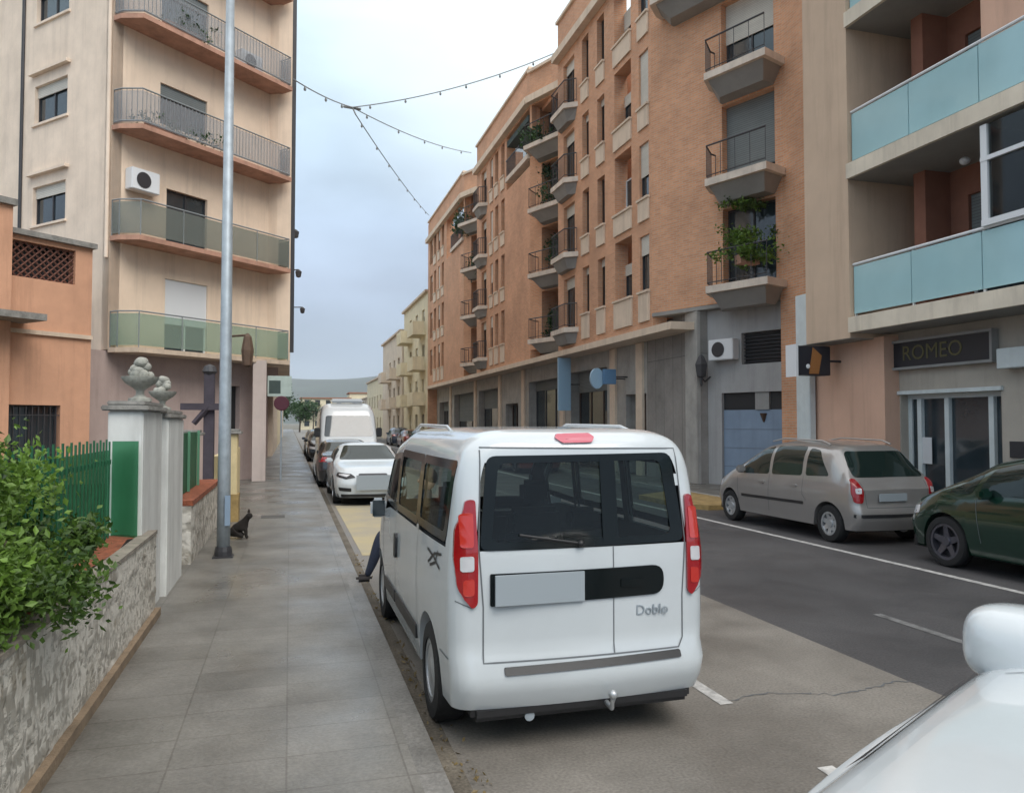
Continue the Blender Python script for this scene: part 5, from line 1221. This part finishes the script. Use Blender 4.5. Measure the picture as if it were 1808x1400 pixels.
for sg in (-1, 1):
    for nm, pg in (('side_window', SQ), ('door_window', SD), ('front_window', SF)):
        v.patch(nm, 'tint', 'x', sg, rpoly(pg, 0.05), off=-0.003, skirt=0)
    for pg, k in ((SQ, 1), (SD, 1), (SF, 1)):
        c = (sum(p[0] for p in pg)/4, sum(p[1] for p in pg)/4); o = [(c[0]+(p[0]-c[0])*(1+0.04/abs(p[0]-c[0])), c[1]+(p[1]-c[1])*(1+0.035/abs(p[1]-c[1]))) for p in pg]
        v.patch('window_surround', 'bglass', 'x', sg, rpoly(o, 0.05), hole=rpoly([(c[0]+(p[0]-c[0])*0.93, c[1]+(p[1]-c[1])*0.9) for p in pg], 0.04), off=0.004, skirt=0.008)
    # tail lamps wrap round the corner
    ox, ix = 0.805, 0.668
    lp = [(ix+0.005, 1.475), (ix+0.055, 1.47), (ox-0.075, 1.42), (ox-0.03, 1.30), (ox-0.02, 1.14), (ox-0.03, 0.98), (ox-0.07, 0.90), (ix+0.03, 0.855), (ix+0.0, 0.88), (ix-0.003, 1.15)]
    lp = [(x*sg, z) for x, z in lp]
    tl = v.patch('tail_light', 'red', 'y', -1, rpoly(lp, 0.03, 3), off=0.018, skirt=0.06, res=0.03)
    v.patch('reversing_lens', 'clear', 'y', -1, rpoly([((ix+0.02)*sg, 1.155), ((ox-0.05)*sg, 1.15), ((ox-0.05)*sg, 1.065), ((ix+0.02)*sg, 1.07)], 0.015), off=0.022, skirt=0.01, par=tl, res=0.04)
    for za, zb, xb in ((1.40, 1.20, 0.05), (1.03, 0.93, 0.06)): v.patch('bright_lens', 'redb', 'y', -1, rpoly([((ix+0.02)*sg, za), ((ox-xb)*sg, za-0.01), ((ox-xb)*sg, zb), ((ix+0.02)*sg, zb)], 0.02), off=0.022, skirt=0.01, par=tl, res=0.04)
    # headlights, mirrors
    v.patch('headlight', 'clear', 'y', 1, rpoly([(sg*0.42, 0.78), (sg*0.70, 0.90), (sg*0.76, 0.78), (sg*0.5, 0.70)], 0.03), off=0.01)
    m = LMB(); m.box(sg*0.82, sg*0.965, 1.0, 1.1, 1.02, 1.20); mr_ = m.build('mirror', M['wpaint'], v.t, bevel=0.035, smooth=60)
    m = LMB(); m.box(sg*0.835, sg*0.95, 0.985, 0.998, 1.035, 1.185); m.build('mirror_glass', M['glass'], mr_)
    # panel gaps, rubbing strips, handles
    v.line('panel_gap', 'seam', 'x', sg, [(-1.0, 0.45), (-1.0, 1.22)]); v.line('panel_gap', 'seam', 'x', sg, [(0.15, 0.36), (0.15, 1.68)]); v.line('panel_gap', 'seam', 'x', sg, [(0.95, 0.65), (1.0, 1.05)])
    v.line('panel_gap', 'seam', 'x', sg, [(-2.0, 0.55), (-1.78, 0.55)])
    m = v.patch('rubbing_strip', 'black', 'x', sg, rpoly([(-0.98, 0.50), (0.12, 0.50), (0.12, 0.40), (-0.98, 0.40)], 0.015), off=0.015, skirt=0.02)
    v.patch('rubbing_strip', 'black', 'x', sg, rpoly([(0.18, 0.50), (0.88, 0.50), (0.88, 0.40), (0.18, 0.40)], 0.015), off=0.015, skirt=0.02)
    v.patch('door_handle', 'black', 'x', sg, rpoly([(0.0, 1.0), (0.10, 1.0), (0.10, 0.80), (0.0, 0.80)], 0.045), off=0.022, skirt=0.03, res=0.03)
    m = LMB(); m.tube([(sg*0.66, -1.3, 1.865), (sg*0.655, -1.15, 1.895), (sg*0.65, 0.0, 1.905), (sg*0.66, 0.2, 1.86)], 0.013, 8); m.build('roof_rail', M['wpaint'], v.t, smooth=60)
    v.patch('bumper_seam', 'seam', 'y', -1, [((0.70)*sg, 0.862), (0.79*sg, 0.90), (0.79*sg, 0.894), (0.70*sg, 0.855)], off=0.004, skirt=0)
# scribbled decal on the side
for pts in ([(-1.80, 1.12), (-1.62, 1.10), (-1.44, 1.02)], [(-1.78, 1.03), (-1.6, 1.08), (-1.40, 1.10)], [(-1.7, 1.13), (-1.66, 1.05), (-1.5, 1.01)]):
    v.line('side_decal', 'black', 'x', -1, pts, wd=0.018, off=0.004)
# rear doors
v.line('panel_gap', 'seam', 'y', -1, [(-0.635, 1.76), (-0.66, 1.2), (-0.635, 0.86), (-0.635, 0.545), (0.60, 0.545), (0.635, 0.60), (0.635, 0.86), (0.66, 1.2), (0.635, 1.76), (-0.635, 1.775)], wd=0.008)
v.line('panel_gap', 'seam', 'y', -1, [(0.165, 1.20), (0.165, 0.545)], wd=0.006)
pr = v.patch('plate_recess', 'bglass', 'y', -1, rpoly([(-0.595, 1.05), (0.50, 1.055), (0.50, 0.88), (-0.595, 0.865)], [0.01, 0.085, 0.085, 0.01]), off=0.012, skirt=0.02)
m = LMB(); p = v.project((-0.30, 0.95), 'y', -1, 0); m.box(-0.575, -0.03, p.y-0.030, p.y-0.014, 0.872, 1.045); m.build('number_plate', M['plate'], v.t)
v.patch('high_brake_light', 'pinkl', 'y', -1, rpoly([(-0.145, 1.845), (0.07, 1.848), (0.095, 1.825), (0.06, 1.795), (-0.13, 1.793), (-0.165, 1.82)], 0.01), off=0.014, skirt=0.04, res=0.03)
p = v.project((0.4, 0.78), 'y', -1, 0)
tx = textobj('badge', 'Doblo', 0.085, (0.42, p.y-0.006, 0.785), (rad(90), 0, 0), M['galv'], None, ext=0.003); tx.parent = v.t
st = v.patch('bumper_step', 'black', 'y', -1, rpoly([(-0.52, 0.515), (0.60, 0.53), (0.60, 0.49), (-0.52, 0.475)], 0.01), off=0.012, skirt=0.05)
m = LMB(); m.box(-0.70, 0.70, -VL/2+0.02, -VL/2+0.2, 0.20, 0.30); m.build('lower_valance', M['black'], v.t, bevel=0.03)
m = LMB(); m.tube([(0.13, -VL/2+0.2, 0.26), (0.13, -VL/2-0.06, 0.24), (0.13, -VL/2-0.08, 0.30)], 0.016, 8); m.ico((0.13, -VL/2-0.08, 0.325), 0.028, 2); m.build('tow_ball', M['steel'], v.t, smooth=60)
m = LMB(); m.tube([(-0.35, -VL/2+0.3, 0.22), (-0.35, -VL/2+0.03, 0.21)], 0.03, 12); m.build('exhaust', M['galv'], v.t, smooth=60)
m = LMB(); q0 = v.project((-0.05, 1.205), 'y', -1, 0.02); q1 = v.project((-0.42, 1.265), 'y', -1, 0.02); m.tube([q0, q1], 0.008, 6); m.ico(q0, 0.022, 2); wi = v.patch('wiper_seat', 'bglass', 'y', -1, rpoly([(-0.08, 1.22), (-0.02, 1.22), (-0.02, 1.18), (-0.08, 1.18)], 0.01), off=0.012); m.build('wiper', M['black'], v.t, smooth=60)
m = LMB(); p = v.project((0.30, 0.97), 'y', -1, 0.012); m.box(0.2, 0.36, p.y-0.012, p.y+0.01, 0.93, 0.99); m.build('tailgate_handle', M['bglass'], v.t, bevel=0.008)
v.patch('windscreen', 'wind', 'y', 1, rpoly(WS, 0.06), off=-0.003, skirt=0)
v.patch('grille', 'black', 'y', 1, rpoly([(-0.4, 0.62), (0.4, 0.62), (0.36, 0.45), (-0.36, 0.45)], 0.03), off=0.008)
m = LMB()
m.box(-0.72, 0.72, -1.9, 1.3, 0.40, 0.46); m.build('cabin_floor', M['interior'], v.t)
m = LMB(); m.box(-0.70, 0.70, 1.0, 1.3, 0.7, 1.04); m.build('dashboard', M['interior'], v.t, bevel=0.05)
for x, y in ((-0.36, 0.1), (0.36, 0.1), (-0.45, -0.85), (0.0, -0.85), (0.45, -0.85)):
    m = LMB(); w_ = 0.24 if y > 0 else 0.21
    m.box(x-w_, x+w_, y-0.10, y+0.04, 0.62, 1.10 if y < 0 else 1.18); m.box(x-w_, x+w_, y, y+0.5, 0.55, 0.68); se = m.build('seat', M['interior'], v.t, bevel=0.045, smooth=60)
    m = LMB(); m.box(x-0.13, x+0.13, y-0.09, y-0.0, 1.13 if y < 0 else 1.22, 1.28 if y < 0 else 1.42); m.build('headrest', M['interior'], se, bevel=0.04, smooth=60)
m = LMB(); m.lathe([(0.17, 0.0), (0.19, 0.015), (0.17, 0.03), (0.155, 0.015)], (-0.36, 0.85, 0.98), 24, 'y', closed=True); m.build('steering_wheel', M['black'], v.t, smooth=60)
# ---------------------------------------------------------------- silver people carrier (seen from its left rear)
def sidewins(c, polys, mm='carglass', both=True, r=0.05):
    for sg in ((-1, 1) if both else (-1,)):
        for pg in polys: c.patch('side_window', mm, 'x', sg, rpoly(pg, r), off=0.004, skirt=0.006)
pic_sp = dict(L=4.25, W=1.72, n=4.6, tum=0.16, bot=0.24, R=0.30, wy=(-1.50, 1.40), ts=0.05, ra=0.05, rrc=0.16, fa=0.14, frc=0.3, bulge=0.06, under=0.04, shr=0.035, rimm='steel', spokes=7, spw=0.05,
    top=[(-2.125, 0.86), (-2.08, 0.95), (-2.0, 1.02), (-1.55, 1.50), (-1.42, 1.56), (-0.9, 1.61), (-0.1, 1.615), (0.5, 1.52), (1.0, 1.28), (1.42, 1.03), (1.9, 0.86), (2.05, 0.75), (2.125, 0.62)],
    belt=[(-2.1, 0.95), (-1.5, 1.0), (0.8, 0.92), (1.4, 0.88), (2.1, 0.62)],
    rend=[(0.25, 0.08), (0.4, 0.0), (0.55, 0.0), (0.62, 0.05), (1.0, 0.06)], fend=[(0.3, 0.1), (0.5, 0.0), (1.0, 0.1)])
pic = Car('parked_car', 'silver beige people carrier with arched roof parked across the street', 'car', (9.22, 10.0+2.125), 0, pic_sp, 'spaint')
sidewins(pic, [[(0.98, 1.06), (0.35, 1.46), (0.18, 1.49), (0.14, 1.0), (1.08, 0.97)][::-1] if False else [(0.12, 1.0), (1.12, 0.96), (0.86, 1.2), (0.42, 1.43), (0.16, 1.50)], [(-0.82, 1.03), (0.03, 1.0), (0.06, 1.50), (-0.60, 1.52), (-0.78, 1.51)], [(-1.50, 1.06), (-0.92, 1.035), (-0.88, 1.50), (-1.14, 1.46)]], r=0.06)
pic.patch('rear_window', 'carglass', 'y', -1, rpoly([(-0.56, 1.46), (0.56, 1.46), (0.68, 1.06), (-0.68, 1.06)], 0.08), off=0.005)
for sg in (-1, 1):
    pic.patch('tail_light', 'red', 'y', -1, rpoly([(sg*0.68, 1.05), (sg*0.76, 1.03), (sg*0.785, 0.84), (sg*0.76, 0.67), (sg*0.64, 0.67), (sg*0.62, 0.84)], 0.04), off=0.012, skirt=0.05, res=0.03)
    pic.patch('reversing_lens', 'clear', 'y', -1, rpoly([(sg*0.66, 0.90), (sg*0.74, 0.90), (sg*0.74, 0.82), (sg*0.66, 0.82)], 0.02), off=0.017, skirt=0.01)
    pic.line('panel_gap', 'seam', 'x', sg, [(0.09, 0.34), (0.09, 1.0)]); pic.line('panel_gap', 'seam', 'x', sg, [(-0.87, 1.02), (-0.87, 0.72), (-0.98, 0.62)]); pic.line('panel_gap', 'seam', 'x', sg, [(1.12, 0.9), (1.05, 0.45)])
    pic.patch('rubbing_strip', 'black', 'x', sg, rpoly([(-0.9, 0.60), (0.95, 0.58), (0.95, 0.53), (-0.9, 0.55)], 0.01), off=0.008)
    for y in (-0.72, 0.22): pic.patch('door_handle', 'spaint', 'x', sg, rpoly([(y, 0.87), (y+0.16, 0.87), (y+0.16, 0.83), (y, 0.83)], 0.015), off=0.02)
    m = LMB(); m.box(sg*0.80, sg*0.98, 0.86, 0.96, 0.98, 1.12); m.build('mirror', M['spaint'], pic.t, bevel=0.03, smooth=60)
    m = LMB(); m.tube([(sg*0.60, -1.3, 1.565), (sg*0.60, -1.1, 1.625), (sg*0.60, -0.1, 1.645), (sg*0.58, 0.3, 1.585)], 0.014, 6); m.build('roof_rail', M['spaint'], pic.t, smooth=60)
    pic.patch('headlight', 'clear', 'y', 1, rpoly([(sg*0.5, 0.74), (sg*0.74, 0.80), (sg*0.78, 0.66), (sg*0.55, 0.62)], 0.03), off=0.01)
pic.plate(-1, -0.40, 0.12, 0.70, 0.82)
pic.patch('rear_bumper_strip', 'black', 'y', -1, rpoly([(-0.78, 0.50), (0.78, 0.50), (0.78, 0.45), (-0.78, 0.45)], 0.01), off=0.008)
pic.line('panel_gap', 'seam', 'y', -1, [(-0.62, 1.0), (-0.58, 0.60), (0.58, 0.60), (0.62, 1.0)])
pic.patch('windscreen', 'carglass', 'y', 1, rpoly([(-0.52, 1.46), (0.52, 1.46), (0.66, 1.06), (-0.66, 1.06)], 0.06))
# ---------------------------------------------------------------- dark green hatchback
gr_sp = dict(L=4.3, W=1.78, n=4.4, tum=0.15, bot=0.22, R=0.335, wy=(-1.36, 1.30), ts=0.05, ra=0.05, rrc=0.2, fa=0.16, frc=0.3, bulge=0.08, under=0.05, shr=0.05, rimm='drim', spokes=5, spw=0.05, rimr=0.72,
    top=[(-2.15, 0.80), (-2.05, 0.98), (-1.75, 1.15), (-1.3, 1.46), (-0.6, 1.56), (0.2, 1.55), (0.7, 1.44), (1.42, 1.06), (1.6, 1.0), (2.0, 0.88), (2.10, 0.80), (2.15, 0.64)],
    belt=[(-2.1, 0.92), (-1.3, 1.02), (0.6, 0.97), (1.4, 0.94), (2.1, 0.66)], rend=[(0.2, 0.08), (0.5, 0.0), (1.0, 0.08)], fend=[(0.3, 0.08), (0.5, 0.0), (1.0, 0.12)])
def hatch(label, loc, rz, paint, sp=gr_sp, group=None, name='parked_car'):
    c = Car(name, label, 'car', loc, rz, sp, paint, group)
    q = sp.get('q', 1)
    sidewins(c, [[(-0.35, 1.03), (0.82, 0.995), (0.62, 1.33), (0.3, 1.42), (-0.32, 1.45)], [(-1.22, 1.03), (-0.45, 1.0), (-0.42, 1.42), (-1.05, 1.36)], [(0.90, 1.0), (1.26, 1.0), (0.84, 1.24), (0.76, 1.26)]], r=0.04)
    c.patch('rear_window', 'carglass', 'y', -1, rpoly([(-0.50, 1.36), (0.50, 1.36), (0.62, 1.08), (-0.62, 1.08)], 0.06)); c.patch('windscreen', 'carglass', 'y', 1, rpoly([(-0.54, 1.40), (0.54, 1.40), (0.68, 1.06), (-0.68, 1.06)], 0.06))
    for sg in (-1, 1):
        c.patch('tail_light', 'red', 'y', -1, rpoly([(sg*0.52, 0.95), (sg*0.80, 0.98), (sg*0.82, 0.82), (sg*0.54, 0.82)], 0.03), off=0.01); c.patch('headlight', 'clear', 'y', 1, rpoly([(sg*0.46, 0.72), (sg*0.76, 0.78), (sg*0.80, 0.66), (sg*0.5, 0.62)], 0.03), off=0.01)
        c.line('panel_gap', 'seam', 'x', sg, [(-0.40, 0.36), (-0.40, 0.98)]); c.line('panel_gap', 'seam', 'x', sg, [(0.80, 0.94), (0.72, 0.40)]); c.line('panel_gap', 'seam', 'x', sg, [(-1.2, 1.0), (-1.1, 0.7)])
        for y in (-0.30, -1.12): c.patch('door_handle', paint, 'x', sg, rpoly([(y, 0.86), (y+0.17, 0.86), (y+0.17, 0.825), (y, 0.825)], 0.015), off=0.02)
        m = LMB(); m.box(sg*0.82, sg*1.02, 0.56, 0.68, 0.96, 1.10); m.build('mirror', M[paint], c.t, bevel=0.035, smooth=60)
    c.plate(-1, -0.26, 0.26, 0.55, 0.66); c.plate(1, -0.26, 0.26, 0.42, 0.53)
    c.patch('grille', 'black', 'y', 1, rpoly([(-0.40, 0.70), (0.40, 0.70), (0.34, 0.56), (-0.34, 0.56)], 0.03))
    return c
grn = hatch('glossy dark green hatchback parked at the right edge behind the silver car', (9.30, 9.22-2.15), 0, 'gpaint')
# ---------------------------------------------------------------- white saloon facing the camera
aud_sp = dict(L=4.6, W=1.80, n=4.2, tum=0.16, bot=0.20, R=0.32, wy=(-1.36, 1.40), ts=0.06, ra=0.08, rrc=0.22, fa=0.12, frc=0.28, bulge=0.08, under=0.05, shr=0.05,
    top=[(-2.3, 0.8), (-2.2, 0.98), (-1.6, 1.05), (-0.9, 1.36), (-0.3, 1.42), (0.15, 1.40), (0.95, 1.02), (1.1, 0.98), (1.9, 0.88), (2.18, 0.80), (2.3, 0.66)],
    belt=[(-2.2, 0.86), (0.8, 0.90), (2.2, 0.68)], rend=[(0.2, 0.06), (0.5, 0.0), (1.0, 0.08)], fend=[(0.2, 0.05), (0.5, 0.0), (0.85, 0.12)])
def saloon(label, loc, rz, paint, group=None):
    c = Car('parked_car', label, 'car', loc, rz, aud_sp, paint, group)
    sidewins(c, [[(-0.30, 0.97), (0.66, 0.94), (0.28, 1.25), (-0.26, 1.34)], [(-1.2, 1.0), (-0.38, 0.975), (-0.34, 1.34), (-0.92, 1.28)]], r=0.04)
    c.patch('windscreen', 'carglass', 'y', 1, rpoly([(-0.54, 1.35), (0.54, 1.35), (0.70, 1.02), (-0.70, 1.02)], 0.06)); c.patch('rear_window', 'carglass', 'y', -1, rpoly([(-0.52, 1.32), (0.52, 1.32), (0.62, 1.08), (-0.62, 1.08)], 0.06))
    for sg in (-1, 1):
        hl = c.patch('headlight', 'black', 'y', 1, rpoly([(sg*0.40, 0.66), (sg*0.50, 0.735), (sg*0.78, 0.77), (sg*0.82, 0.68), (sg*0.62, 0.62)], 0.02), off=0.01, res=0.04)
        c.patch('lens', 'clear', 'y', 1, rpoly([(sg*0.52, 0.715), (sg*0.76, 0.745), (sg*0.76, 0.71), (sg*0.6, 0.67)], 0.01), off=0.016, par=hl)
        c.patch('fog_intake', 'black', 'y', 1, rpoly([(sg*0.50, 0.42), (sg*0.78, 0.44), (sg*0.76, 0.36), (sg*0.5, 0.34)], 0.02), off=0.01)
        m = LMB(); m.box(sg*0.84, sg*1.02, 0.62, 0.72, 0.94, 1.06); m.build('mirror', M[paint], c.t, bevel=0.035, smooth=60)
        c.patch('tail_light', 'red', 'y', -1, rpoly([(sg*0.52, 0.9), (sg*0.80, 0.92), (sg*0.82, 0.78), (sg*0.54, 0.78)], 0.03), off=0.01)
    c.patch('grille', 'frame', 'y', 1, rpoly([(-0.34, 0.74), (0.34, 0.74), (0.30, 0.40), (-0.30, 0.40)], 0.05), off=0.008)
    c.plate(1, -0.40, 0.40, 0.38, 0.72, dy=0.05) if paint == 'wpaint' else c.plate(1, -0.26, 0.26, 0.46, 0.57)
    c.patch('lower_lip', 'black', 'y', 1, rpoly([(-0.80, 0.28), (0.80, 0.28), (0.78, 0.21), (-0.78, 0.21)], 0.01), off=0.01)
    c.plate(-1, -0.26, 0.26, 0.5, 0.6)
    return c
saloon('white saloon car facing the camera, parked behind the yellow road paint', (1.88, 18.15+2.3), math.pi, 'wpaint')
# ---------------------------------------------------------------- big white box van behind the saloon
bv_sp = dict(L=5.6, W=2.2, n=7, tum=0.05, bot=0.3, R=0.34, wy=(-1.7, 1.9), ts=0.04, ra=0.03, rrc=0.1, fa=0.12, frc=0.25, bulge=0.05,
    top=[(-2.8, 2.58), (-2.7, 2.66), (0.9, 2.68), (1.35, 2.5), (2.1, 1.35), (2.6, 1.1), (2.8, 0.8)], belt=[(-2.8, 1.3), (1.0, 1.25), (2.7, 0.9)], spokes=0, rimm='steel')
bv = Car('box_van', 'tall white delivery van parked behind the white saloon', 'van', (2.12, 31.3), math.pi, bv_sp, 'wpaint')
bv.patch('windscreen', 'wind' if False else 'glass', 'y', 1, rpoly([(-0.82, 2.2), (0.82, 2.2), (0.9, 1.42), (-0.9, 1.42)], 0.08))
for sg in (-1, 1):
    bv.patch('headlight', 'clear', 'y', 1, rpoly([(sg*0.6, 0.95), (sg*0.9, 1.05), (sg*0.92, 0.85), (sg*0.65, 0.8)], 0.03)); bv.patch('side_window', 'carglass', 'x', sg, rpoly([(0.7, 1.35), (1.9, 1.3), (1.3, 2.05), (0.75, 2.1)], 0.06))
    m = LMB(); m.box(sg*1.03, sg*1.25, 1.7, 1.8, 1.4, 1.75); m.build('mirror', M['black'], bv.t, bevel=0.03)
bv.patch('grille', 'black', 'y', 1, rpoly([(-0.5, 0.9), (0.5, 0.9), (0.45, 0.65), (-0.45, 0.65)], 0.03))
m = LMB(); m.box(-0.62, 0.62, 0.3, 1.0, 2.70, 2.86); m.build('roof_fairing', M['wpaint'], bv.t, bevel=0.06, smooth=60)
# ---------------------------------------------------------------- rows of parked cars down the street
far = [('black saloon squeezed between the white saloon and the tall delivery van', 1.66, 25.6, 0, 'kpaint', 's'),
       ('black hatchback parked beyond the delivery van on the left side', 1.72, 41.5, math.pi, 'kpaint', 'h'),
       ('dark blue hatchback, farthest car on the left kerb', 1.7, 47.5, math.pi, 'bpaint', 'h'),
       ('dark red hatchback parked in front of the far right shops, nearest of that row', 9.2, 30.0, 0, 'rpaint', 'h'),
       ('dark blue hatchback second in the row along the far right kerb', 9.25, 36.0, 0, 'bpaint', 'h'),
       ('black saloon in the middle of the row along the far right kerb', 9.2, 42.0, 0, 'kpaint', 's'),
       ('maroon hatchback fourth in the row along the far right kerb', 9.2, 48.0, 0, 'rpaint', 'h'),
       ('black hatchback fifth in the row along the far right kerb', 9.2, 54.5, 0, 'kpaint', 'h'),
       ('maroon saloon near the end of the far right kerb row', 9.2, 61.0, 0, 'rpaint', 's'),
       ('last dark hatchback at the end of the far right kerb row', 9.2, 68.0, 0, 'bpaint', 'h')]
for lab, x, y, rz, pt, kd in far:
    if kd == 's': saloon(lab, (x, y), rz, pt, 'cars parked along the street')
    else: hatch(lab, (x, y), rz, pt, group='cars parked along the street')
# ---------------------------------------------------------------- white car entering at the bottom right corner
wc_sp = dict(L=4.4, W=1.86, n=5.0, tum=0.10, bot=0.25, R=0.34, wy=(-1.35, 1.3), ts=0.05, ra=0.06, rrc=0.15, fa=0.0, frc=0.07, bulge=0.03, under=0.04, shr=0.03,
    top=[(-2.2, 1.0), (-2.1, 1.25), (-1.9, 1.6), (-1.6, 1.68), (0.1, 1.70), (0.4, 1.64), (1.05, 1.17), (1.2, 1.14), (2.0, 1.08), (2.12, 1.04), (2.2, 0.90)],
    belt=[(-2.0, 1.05), (0.8, 1.08), (1.9, 1.0), (2.2, 0.86)], fend=[(0.2, 0.05), (0.5, 0.0), (0.9, 0.02), (1.08, 0.06)])
WCR = rad(28); dv_ = Vector((-math.sin(WCR), math.cos(WCR))); nose = Vector((1.69, 2.0)); cc = nose-dv_*2.2
wc = Car('white_car', 'white car nosing in at the bottom right corner, only its bonnet showing', 'car', (cc.x, cc.y), WCR, wc_sp, 'wpaint')
wc.patch('windscreen', 'carglass', 'y', 1, rpoly([(-0.62, 1.60), (0.62, 1.60), (0.74, 1.24), (-0.74, 1.24)], 0.06))
sidewins(wc, [[(-0.35, 1.14), (0.72, 1.12), (0.40, 1.48), (-0.30, 1.56)], [(-1.5, 1.16), (-0.45, 1.14), (-0.40, 1.56), (-1.35, 1.52)]], r=0.04)
wc.line('bonnet_gap', 'seam', 'z', 1, [(-0.80, 1.1), (-0.78, 1.75)], wd=0.008)
wc.line('bonnet_gap', 'seam', 'z', 1, [(0.80, 1.1), (0.76, 1.70), (0.60, 1.96)], wd=0.008)
wc.line('bonnet_edge_seal', 'black', 'z', 1, [(-0.35, 2.075), (0.0, 2.085), (0.72, 2.08)], wd=0.05, off=0.007)
wc.patch('grille', 'black', 'y', 1, rpoly([(-0.55, 0.85), (0.55, 0.85), (0.45, 0.62), (-0.45, 0.62)], 0.03), off=0.01)
wc.plate(1, -0.26, 0.26, 0.45, 0.56)
for sg in (-1, 1): wc.patch('headlight', 'clear', 'y', 1, rpoly([(sg*0.60, 0.80), (sg*0.86, 0.92), (sg*0.88, 0.78), (sg*0.64, 0.70)], 0.03), off=0.01); wc.patch('rubbing_strip', 'black', 'x', sg, [(-1.0, 0.55), (0.9, 0.55), (0.9, 0.45), (-1.0, 0.45)], off=0.012)
m = LMB(); bmesh.ops.create_cube(m.bm, size=2); bmesh.ops.subdivide_edges(m.bm, edges=list(m.bm.edges), cuts=9, use_grid_fill=True)
for v_ in m.bm.verts:
    q = Vector(v_.co); r_ = (abs(q.x)**3+abs(q.y)**3+abs(q.z)**3)**(1/3); q /= r_; v_.co = Vector((0.93+q.x*0.215*(1-0.12*q.z), 1.98+q.y*0.18, 1.115+q.z*0.13*(1-0.15*q.x)))
wb_ = m.build('wing_mirror', M['wpaint'], wc.t, smooth=180)
m = LMB(); m.tube([(0.80, 1.95, 1.0), (0.86, 1.96, 1.03)], [0.09, 0.07], 14); m.build('mirror_base', M['black'], wb_, smooth=60)
m = LMB(); m.lathe([(0.0, 0), (0.11, 0), (0.12, 0.012)], (0.93, 1.797, 1.115), 24, 'y'); m.build('mirror_glass', M['glass'], wb_)
p = wc.project((-0.05, 1.50), 'z', 1, 0.0); m = LMB(); m.lathe([(0.0, 0.012), (0.045, 0.012), (0.05, 0.0), (0.05, -0.02)], (-0.05, 1.50, p.z), 24); m.build('emblem', mat('emblem_grey', (0.16, 0.12, 0.13), 0.3, metal=0.5), wc.t)
# ================================================================== PERSON crouching in front of the van
px_, py_ = 1.36, 9.15
t = thing('person', 'person in dark jeans crouching in front of the white van, one lower leg showing', 'person', (px_, py_, 0))
bm = bmesh.new(); lay = bm.verts.layers.skin.verify()
pel = bm.verts.new((0.0, 0, 0.55)); pel[lay].radius = (0.15, 0.12); pel[lay].use_root = True
ch_ = chain(bm, lay, [((0.05, -0.03, 0.72), 0.135), ((0.13, -0.05, 0.92), 0.15), ((0.18, -0.07, 1.03), 0.11), ((0.21, -0.08, 1.10), 0.055), ((0.22, -0.09, 1.16), 0.06)], pel)
spv = list(bm.verts)[2]
for s_ in (-1, 1):
    chain(bm, lay, [((0.15, -0.05+s_*0.18, 0.98), 0.06), ((0.0, -0.07+s_*0.22, 0.76), 0.045), ((-0.18, -0.07+s_*0.12, 0.70), 0.032)], spv)
chain(bm, lay, [((-0.12, -0.11, 0.53), 0.095), ((-0.33, -0.16, 0.66), 0.075), ((-0.42, -0.17, 0.36), 0.062), ((-0.47, -0.18, 0.24), 0.045), ((-0.50, -0.18, 0.17), 0.04)], pel)
chain(bm, lay, [((-0.06, 0.13, 0.53), 0.095), ((-0.30, 0.16, 0.50), 0.07), ((-0.12, 0.18, 0.25), 0.058), ((0.02, 0.18, 0.12), 0.045)], pel)
me = bpy.data.meshes.new('person_body'); bm.to_mesh(me); bm.free(); me.materials.append(M['jeans'])
ob = bpy.data.objects.new('person_body', me); COL.objects.link(ob); ob.parent = t
ob.modifiers.new('skin', 'SKIN').use_smooth_shade = True; ss = ob.modifiers.new('sub', 'SUBSURF'); ss.levels = 2; ss.render_levels = 2
m = LMB(); m.ico((0.21, -0.10, 1.25), 0.105, 3, (0.95, 0.82, 1.15)); m.ico((0.105, -0.10, 1.24), 0.018, 2, (1, 0.8, 1.3)); m.build('head', M['skin'], t, smooth=180)
m = LMB(); m.ico((0.225, -0.10, 1.285), 0.112, 3, (0.95, 0.86, 1.0)); m.build('hair', M['hair'], t, smooth=180)
for x, y, z in ((-0.53, -0.18, 0.115), (0.02, 0.18, 0.005)):
    m = LMB(); m.box(x-0.09, x+0.09, y-0.045, y+0.045, z, z+0.085); m.build('shoe', M['shoe'], t, bevel=0.03, smooth=60)
# ================================================================== AIR
hz = bpy.data.materials.new('haze_air'); hz.use_nodes = True; t_ = hz.node_tree; t_.nodes.remove(t_.nodes['Principled BSDF'])
pv = t_.nodes.new('ShaderNodeVolumePrincipled'); pv.inputs['Density'].default_value = 0.00022; pv.inputs['Color'].default_value = (0.86, 0.91, 0.97, 1); pv.inputs['Anisotropy'].default_value = 0.2
t_.links.new(pv.outputs[0], t_.nodes['Material Output'].inputs['Volume'])
mb = MB(); mb.box(-4100, 4100, -310, 4300, -6, 470); tag(mb.build('haze', hz), 'pale bluish haze in the air over the whole street', kind='stuff')
